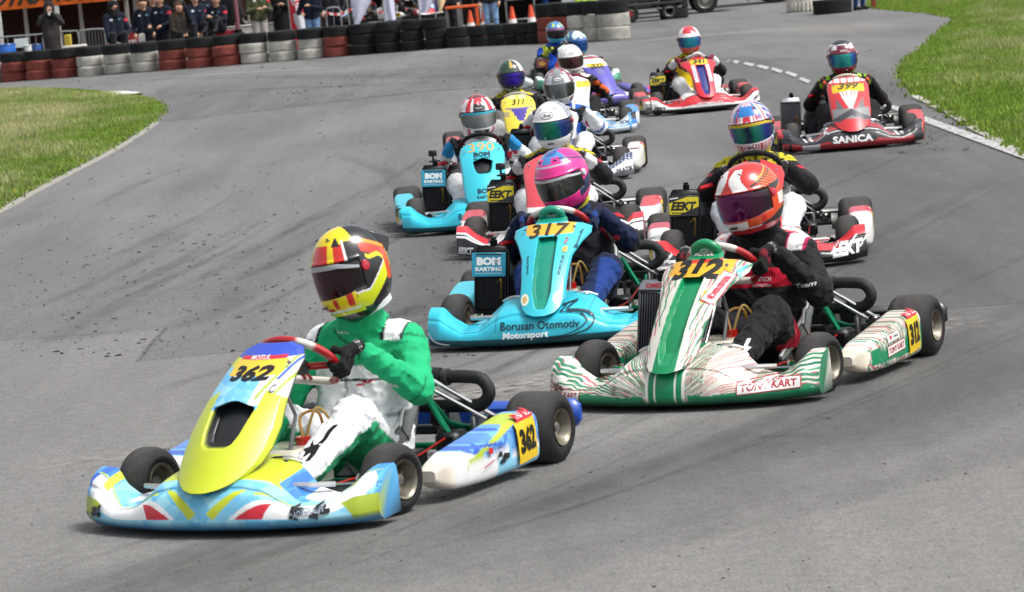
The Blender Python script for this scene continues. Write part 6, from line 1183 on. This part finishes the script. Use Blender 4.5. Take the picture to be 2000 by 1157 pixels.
# buildings behind
def unit(px0, px1, Z, h, c, label, shut, nsh=3):
    x0, x1 = XZ(px0, Z), XZ(px1, Z); w_ = x1-x0; t = empty('storage_building', ((x0+x1)/2, Z+3, 0), 0, label, 'building', 'low buildings behind the paddock')
    b = MB(c); b.box((0, 0, h/2), (w_, 6, h), b=.02); b.obj('wall', 'matte', t)
    b = MB('#5a5c5e'); b.box((0, 0, h+.08), (w_+.4, 6.4, .14), b=.02); b.obj('roof', 'matte', t)
    for i in range(nsh):
        b = MB(shut); sw_ = w_/nsh*.72; cx = -w_/2+w_*(i+.5)/nsh
        for k in range(14): b.box((cx, -3.03, .12+k*.16), (sw_, .04, .145), b=.012)
        b.obj('shutter', 'matte', t)
        b = MB('#8c8c88'); 
        for s in (-1, 1): b.box((cx+s*(sw_/2+.04), -3.04, 1.2), (.07, .07, 2.4), b=.01)
        b.obj('shutter_rail', 'metal', t)
unit(-160, 215, 96, 3.2, '#3c3434', 'dark low building with brown-red shutters behind the orange tent', '#7a3a30', 4)
unit(222, 640, 98, 3.2, '#4c4440', 'grey-brown low building behind the seated spectators', '#8c5c50', 4)
unit(650, 940, 101, 3.2, '#2c2828', 'black low building behind the parked karts', '#463028', 3)
unit(948, 1330, 99, 3.2, '#26282c', 'dark low building behind the tall tyre stacks', '#3c3428', 4)
# crowd barriers
def barrier(px0, px1, Z, label, mesh=False, h=1.05, sign=None):
    x0, x1 = XZ(px0, Z), XZ(px1, Z); w_ = x1-x0; t = empty('crowd_barrier', ((x0+x1)/2, Z, 0), 0, label, 'barrier', 'steel crowd barriers behind the tyre wall')
    b = MB('#aeb2b2'); b.tube([(-w_/2, 0, .12), (-w_/2, 0, h-.1), (-w_/2+.1, 0, h), (w_/2-.1, 0, h), (w_/2, 0, h-.1), (w_/2, 0, .12)], .019, 8, sm=2); b.tube([(-w_/2, 0, .2), (w_/2, 0, .2)], .015, 6); b.obj('frame', 'metal', t)
    n = int(w_/(.07 if mesh else .17))
    for i in range(1, n): b = MB('#a4a8a8'); xx = -w_/2+w_*i/n; b.tube([(xx, 0, .2), (xx, 0, h)], .007 if mesh else .009, 6); b.obj('bar', 'metal', t)
    for s in (-1, 1): b = MB('#a4a8a8'); b.tube([(s*w_*.36, -.25, .01), (s*w_*.36, 0, .12), (s*w_*.36, .25, .01)], .014, 6); b.obj('foot', 'metal', t)
    if sign: b = MB(sign); b.box((w_*.22, -.03, h-.17), (.34, .008, .22), b=.002); b.obj('sign_board', 'plastic', t)
barrier(-70, 82, 82.6, 'steel crowd barrier with a blank white board at the far left', sign='#dfe6e4')
barrier(92, 152, 83.2, 'steel crowd barrier behind the person in the grey coat')
barrier(154, 204, 82.4, 'grey mesh crowd barrier left of the person sitting alone', True)
barrier(255, 292, 83.6, 'steel crowd barrier right of the person sitting alone')
barrier(640, 668, 82.9, 'short steel crowd barrier behind the red tyres')
# boxes, bins, tripods
def boxthing(name, px, Z, size, c, label, cat, m='matte', lid=None, text=None, rz=0, z=0):
    x = XZ(px, Z); t = empty(name, (x, Z, z), R(rz), label, cat); b = MB(c); b.box((0, 0, size[2]/2), size, b=.02); body = b.obj('body', m, t)
    if lid: b = MB(lid); b.box((0, 0, size[2]+.015), (size[0]+.04, size[1]+.04, .03), b=.01); b.obj('lid', m, t)
    b = MB('#30302f'); b.tube([(-size[0]*.2, -size[1]/2-.01, size[2]*.6), (-size[0]*.15, -size[1]/2-.04, size[2]*.6), (size[0]*.15, -size[1]/2-.04, size[2]*.6), (size[0]*.2, -size[1]/2-.01, size[2]*.6)], .008, 6); b.obj('handle', 'metal', t)
    if text: decal(body, bvh_of(body), text, (0, -2, size[2]*.78), (1, 0, 0), (0, 0, 1), (0, 1, 0), step=.1, off=.004)
    return t
def drum(name, px, Z, r, h, c, label, cat):
    t = empty(name, (XZ(px, Z), Z, 0), 0, label, cat); b = MB(c); b.lathe([(0, 0), (r*.9, 0), (r*.92, h*.3), (r*.95, h*.31), (r*.97, h*.62), (r, h*.64), (r, h*.98), (r*.95, h), (r*.93, h-.02), (0, h-.03)], n=24); b.obj('body', 'plastic', t); b = MB(c); b.tube([(r*1.0*math.cos(a), r*1.0*math.sin(a), h) for a in np.linspace(0, 2*math.pi, 24, endpoint=False)], .015, 6, closed=True); b.obj('rim', 'plastic', t)
drum('plastic_bin', 8, 82.0, .24, .88, '#1c64c4', 'bright blue plastic bin at the far left edge', 'bin')
drum('plastic_bin', 68, 83.0, .12, .80, '#1c54a4', 'small dark blue bin beside the person in the grey coat', 'bin')
drum('jerry_can', 51, 82.6, .09, .80, '#e0e2e0', 'white jerry can between two blue bins', 'can')
boxthing('tool_chest', 262, 82.8, (.55, .4, .92), '#a41c28', 'red metal chest with white lettering right of the person sitting alone', 'chest', text=[T('OTUL', .16, 0, -.08, '#e8dcdc', .44, bold=.05)])
boxthing('cardboard_box', 276, 81.4, (.14, .14, .86), '#d8d8d4', 'narrow white box in front of the red chest', 'box')
boxthing('yellow_case', 131, 82.6, (.16, .2, .98), '#b4a02c', 'yellow green case behind the grey coat', 'case')
boxthing('low_bench', 142, 81.8, (.6, .3, .72), '#d8d4c8', 'cream coloured low bench behind the tyre wall', 'bench')
boxthing('equipment_cart', 492, 83.6, (1.25, .7, .78), '#dcdad2', 'white cart body behind the olive parka', 'cart', lid='#c8c6c0')
boxthing('red_crate', 575, 84, (.6, .4, .95), '#c01c2c', 'red crate under the red flag', 'crate')
boxthing('red_seat_crate', 442, 80.9, (.5, .3, .76), '#a01c28', 'dark red crate under the person with raised knees', 'crate')
# striped pole
b = MB(); P0 = []; t = empty('pole', (XZ(466, 80.7, 65), 80.7, 0), 0, 'dull pink metal pole on a black foot in front of the olive parka', 'pole'); b = MB('#9c6a74'); b.tube([(0, 0, .04), (0, 0, 2.6)], .055, 12); b.obj('shaft', 'metal', t); b = MB('#1c1c1c'); b.lathe([(0, .60), (.16, .60), (.16, .66), (.09, .70), (.09, .76), (0, .76)], n=16); b.obj('collar', 'metal', t); b = MB('#1c1c1c'); b.lathe([(0, 0), (.25, 0), (.25, .05), (0, .06)], n=16); b.obj('foot', 'metal', t)
# flags
def flag(px, Z, wd_, h, c, label, c2=None, shape='feather', z0=.5, text=None):
    x = XZ(px, Z, 30); t = empty('flag', (x, Z, 0), 0, label, 'flag', 'flags and banners of the paddock'); b = MB('#b8bab8'); b.tube([(-wd_/2, 0, 0), (-wd_/2, 0, h), (-wd_/2+.3, .0, h+.3)], .018, 8, sm=4); b.obj('flagpole', 'metal', t)
    n, k = 24, 12; G_ = np.zeros((n, k, 3)); cc = np.zeros((n, k, 3))
    for i in range(n):
        s = i/(n-1)
        for j in range(k):
            u = j/(k-1); wv = wd_*(1 if shape != 'feather' else (.35+.65*min(1, s*3.2))); G_[i, j] = (-wd_/2+u*wv, .05*math.sin(u*7+s*5)*(.3+u), z0+s*(h-z0)); cc[i, j] = C(c2) if (c2 and u < .45-.3*math.sin(s*5)) else C(c)
    b = MB(); b.grid(G_, cc.reshape(-1, 3)); f = b.obj('cloth', 'coarse_cloth', t)
    if text: decal(f, bvh_of(f), text, (0, -1, 0), (1, 0, 0), (0, 0, 1), (0, 1, 0), step=.08, off=.01)
flag(581, 82.6, .36, 2.6, '#e0e4ea', 'red and white flag between the black coat and the navy jacket', '#c8202c', 'banner', .55, [Q([(-.16, 1.25), (.16, 1.35), (.17, .95), (-.17, 1.02)], '#d82838'), T('T', .22, 0, 1.14, '#f4eeee', bold=.05)])
flag(706, 83.2, .62, 2.6, '#d4d6ea', 'dark and pale lilac feather flag left of the parked kart', '#26282e', z0=.55)
flag(762, 82.6, .26, 2.6, '#d6d8ec', 'narrow pale lilac flag in front of the parked kart', z0=.62, shape='banner')
flag(842, 82.8, .55, 2.6, '#d4d6ec', 'wide pale lilac flag right of the parked kart', z0=.72)
flag(868, 82.2, .42, 2.6, '#d8ccA0'.replace('A', 'a'), 'cream feather flag with purple edge beside the orange table', '#3c3080', z0=.72)
# orange table
xt = XZ(905, 82.0); t = empty('table', (xt, 82.0, 0), 0, 'orange framed table behind the lowest tyre stacks', 'table'); b = MB('#dc5a20'); b.box((0, 0, .80), (.80, .7, .06), b=.01); b.obj('table_top', 'matte', t)
for sx in (-.37, .37):
    for sy in (-.3, .3): b = MB('#dc5a20' if sx > 0 else '#5a5c5e'); b.box((sx, sy, .385), (.08, .06, .77), b=.008); b.obj('leg', 'matte', t)
def cone(px, py, label):
    x = XZ(px, 81.4, py); t = empty('traffic_cone', (x, 81.4, 0), 0, label, 'traffic cone', 'orange traffic cones'); b = MB(); b.box((0, 0, .02), (.34, .34, .04), b=.01, color='#d0481c'); b.lathe([(.14, .04, '#c8461e'), (.115, .22, '#c8461e'), (.114, .221, '#e8e6e0'), (.085, .40, '#e8e6e0'), (.084, .401, '#c8461e'), (.035, .70, '#c8461e'), (.0, .71, '#c8461e')], n=20, cap=False); c_ = b.obj('body', 'matte', t); b = MB('#e8e6e0'); b.lathe([(.1165, .23), (.0865, .40)], n=20, cap=False); b.obj('reflective_band', 'plastic', t)
cone(919, 40, 'orange and white traffic cone left of the table leg'); cone(946, 40, 'orange and white traffic cone next to the light blue jeans'); cone(1038, 35, 'orange and white traffic cone left of the tall tyre stacks'); cone(1001, 36, 'orange and white traffic cone behind the low tyre stacks')
# shelf rack
x_ = XZ(1020, 83); t = empty('metal_rack', (x_, 83, 0), 0, 'grey metal rack behind the low tyre stacks', 'rack')
for sx in (-.35, .35):
    for sy in (-.2, .2): b = MB('#8c8e8e'); b.box((sx, sy, .8), (.05, .05, 1.6), b=.005); b.obj('upright', 'metal', t)
for z in (.35, .85, 1.4): b = MB('#9a9c9a'); b.box((0, 0, z), (.75, .45, .04), b=.005); b.obj('shelf', 'metal', t)
# parked karts on trolleys
def trolley(x, y, rz, label):
    t = empty('kart_trolley', (x, y, 0), R(rz), label, 'trolley', 'kart trolleys'); b = MB('#8f9192')
    for s in (-1, 1): b.tube([(s*.3, -.6, .1), (s*.3, -.45, .56), (s*.3, .45, .56), (s*.3, .6, .1)], .02, 8); 
    b.tube([(-.3, -.45, .56), (.3, -.45, .56)], .02, 8); b.tube([(-.3, .45, .56), (.3, .45, .56)], .02, 8); b.obj('frame', 'metal', t)
    for sx in (-.3, .3):
        for sy in (-.6, .6): b = MB('#202020'); b.lathe([(0, -.02), (.09, -.02), (.1, 0), (.09, .02), (0, .02)], o=(sx, sy, .1), axis='x', n=16); b.obj('wheel', 'rubber', t)
for px, Z, yaw, lab, npnt, num in ((790, 84.4, 62, 'parked white and red kart on a trolley, right of the narrow lilac flag', nose341, '22'), (738, 85.6, -60, 'parked dark kart on a trolley, left of the narrow lilac flag', noseEA, '17'), (480, 84.8, 50, 'parked white kart on a trolley behind the olive parka', noseCH, '5')):
    x = XZ(px, Z); K_, *_ = build_kart(dict(pos=(x, Z, yaw), q=.25, label=lab, nose=npnt, panel='slim', ppaint=panCH, pod=podW, podtext=podnum(num), radx=(-.36, -.2), frame='#11845c')); K_.location.z = .60; K_['group'] = 'karts parked in the paddock'; trolley(x, Z, yaw, lab.replace('parked ', 'trolley carrying the '))
# van and truck
def road_wheel(t, x, y, r, w_=.24):
    b = MB(); b.lathe([(r*.62, -w_/2, '#1a1a1b'), (r*.94, -w_/2, '#1a1a1b'), (r, -w_/2+.04, '#242424'), (r, w_/2-.04, '#242424'), (r*.94, w_/2, '#1a1a1b'), (r*.62, w_/2, '#1a1a1b')], axis='y', n=36, cap=False); h_ = MB('#3a3a3a'); h_.lathe([(0, -.05), (.1, -.05), (.1, .05), (0, .05)], axis='y', n=16); wl = h_.obj('wheel', 'metal', t, loc=(x, y, r)); b.obj('tyre', 'rubber', wl); b = MB('#a8a6a0'); b.lathe([(r*.64, -w_/2+.01), (r*.60, -w_/2+.02), (r*.5, -.03), (r*.3, -.05), (r*.2, -w_/2+.02), (0, -w_/2+.02)], axis='y', n=28, cap=False); b.obj('rim', 'metal', wl)
x_ = XZ(1270, 88, 20); t = empty('van', (x_, 88, 0), 0, 'pale grey van behind the right end of the tyre wall', 'van'); b = MB('#b4bcbc'); pr = [(-2.3, .45), (2.3, .45), (2.35, .9), (2.3, 1.05), (1.5, 1.2), (.9, 1.95), (-2.2, 2.0), (-2.35, 1.2)]
V = np.array([(p[0], s*.9, p[1]) for s in (-1, 1) for p in pr]); n_ = len(pr); b.add(V, [tuple(range(n_)), tuple(range(n_, 2*n_))]+[(i, (i+1) % n_, n_+(i+1) % n_, n_+i) for i in range(n_)]); b.obj('body', 'gloss', t, 30, True)
for sx in (-1.4, 1.4): road_wheel(t, sx, -.82, .33); road_wheel(t, sx, .82, .33)
b = MB('#202428'); b.box((.5, -.905, 1.5), (.9, .01, .45), b=.004); b.obj('window', 'visor', t); b = MB('#202428'); b.box((-1.2, -.905, 1.5), (1.4, .01, .45), b=.004); b.obj('window', 'visor', t); b = MB('#303030'); b.box((0, -.91, .5), (4.4, .05, .14), b=.02); b.obj('sill', 'plastic', t); b = MB('#a02020'); b.box((-2.34, -.6, .95), (.05, .2, .3), b=.01); b.obj('tail_lamp', 'gloss', t)
x_ = XZ(1268, 84, 30); t = empty('flat_trailer', (x_, 84, 0), 0, 'low black trailer with a red wheel hub in front of the grey van', 'trailer'); b = MB('#2a2c2e'); b.box((0, 0, .42), (1.6, 1.0, .06), b=.01); b.box((0, -.45, .62), (1.6, .03, .03), b=.005, color='#a0a2a0'); b.box((0, -.45, .30), (1.6, .03, .03), b=.005, color='#a0a2a0'); b.obj('bed', 'matte', t); road_wheel(t, -.5, -.4, .22, .14); road_wheel(t, .5, -.4, .22, .14)
b = MB('#8c1c20'); b.lathe([(0, -.09), (.08, -.09), (.09, -.02), (0, -.02)], axis='y', n=16); b.obj('hub_cap', 'gloss', t, loc=(-.5, -.4, .22))
x_ = XZ(1440, 92, 0); t = empty('truck', (x_, 92, 0), 0, 'white box truck standing beyond the track at the top of the picture', 'truck'); b = MB('#c8cccc'); b.box((-.3, 1.0, 2.2), (6.8, 2.3, 2.3), b=.04); b.obj('cargo_box', 'gloss', t); b = MB('#c8cccc'); b.box((4.1, 1.0, 1.5), (1.8, 2.2, 2.0), b=.18); b.obj('cab', 'gloss', t); b = MB('#2a2c2e'); b.box((0, 1.0, .95), (8.4, .9, .2), b=.02); b.obj('chassis', 'metal', t)
for sx in (-1.9, 1.05, 3.9): road_wheel(t, sx, .05, .46, .3); road_wheel(t, sx, 1.95, .46, .3)
b = MB('#3c2022'); b.box((-.3, .1, .62), (1.6, .4, .5), b=.03); b.obj('fuel_tank', 'matte', t); b = MB('#202428'); b.box((4.4, -.105, 1.9), (.8, .01, .6), b=.004); b.obj('window', 'visor', t)
b = MB('#8c8e90'); b.box((.3, -.05, .55), (.05, .05, .9), b=.005); b.obj('landing_leg', 'metal', t)
x_ = XZ(1570, 79.5, 10); b = MB('#cfcbc0'); b.lathe([(0, 0), (.36, 0), (.40, .05), (.40, .38), (.36, .42), (.20, .42), (.18, .3), (0, .3)], n=40)
for k in range(26): a = k/26*2*math.pi; b.box((.41*math.cos(a), .41*math.sin(a), .12), (.03, .05, .22), rotm(0, 0, a), .006)
tag(b.obj('stacked_tyre', 'barrier', loc=(x_, 79.5, 0)), 'white painted ribbed truck tyre left of the big black tyre', 'tyre')
x_, y_ = XZ(1556, 80.2, 10), 80.2; b = MB('#c8c4ba'); b.lathe([(0, 0), (.34, 0), (.36, .05), (.36, .36), (.32, .40), (.18, .40), (.16, .3), (0, .3)], n=40)
for k in range(24): a = k/24*2*math.pi; b.box((.37*math.cos(a), .37*math.sin(a), .12), (.03, .05, .22), rotm(0, 0, a), .006)
b = MB('#8c3430'); b.box((0, 0, .5), (.10, .10, 1.0), b=.01); b.box((0, 0, 1.0), (.12, .12, .03), b=.006); tag(b.obj('post', 'matte', loc=(XZ(1706, 76.5, 8), 76.5, 0)), 'short brown-red post beside the person at the right', 'post')
b = MB('#d8d8d2'); x0, x1 = XZ(1700, 86, 2), XZ(1830, 86, 2); b.box((0, 0, .3), (x1-x0+4, .15, .6), b=.01); b.box((0, 0, .63), (x1-x0+4, .2, .06), b=.01); tag(b.obj('low_wall', 'matte', loc=((x0+x1)/2, 86, 0)), 'low white wall behind the grass at the upper right', 'wall')
# red and white tape
b = MB(); x0, x1 = XZ(632, 82.2, 35), XZ(690, 82.2, 35); n = 16; G_ = np.array([[(x0+(x1-x0)*i/n, 82.2, .95-.10*math.sin(math.pi*i/n)+z) for z in (0, .07)] for i in range(n+1)]); cc = np.array([[C('#c82430') if (i//2) % 2 else C('#ece8e4')]*2 for i in range(n+1)]); b.grid(G_, cc.reshape(-1, 3)); tag(b.obj('barrier_tape', 'plastic'), 'red and white barrier tape above the red tyres', 'tape')
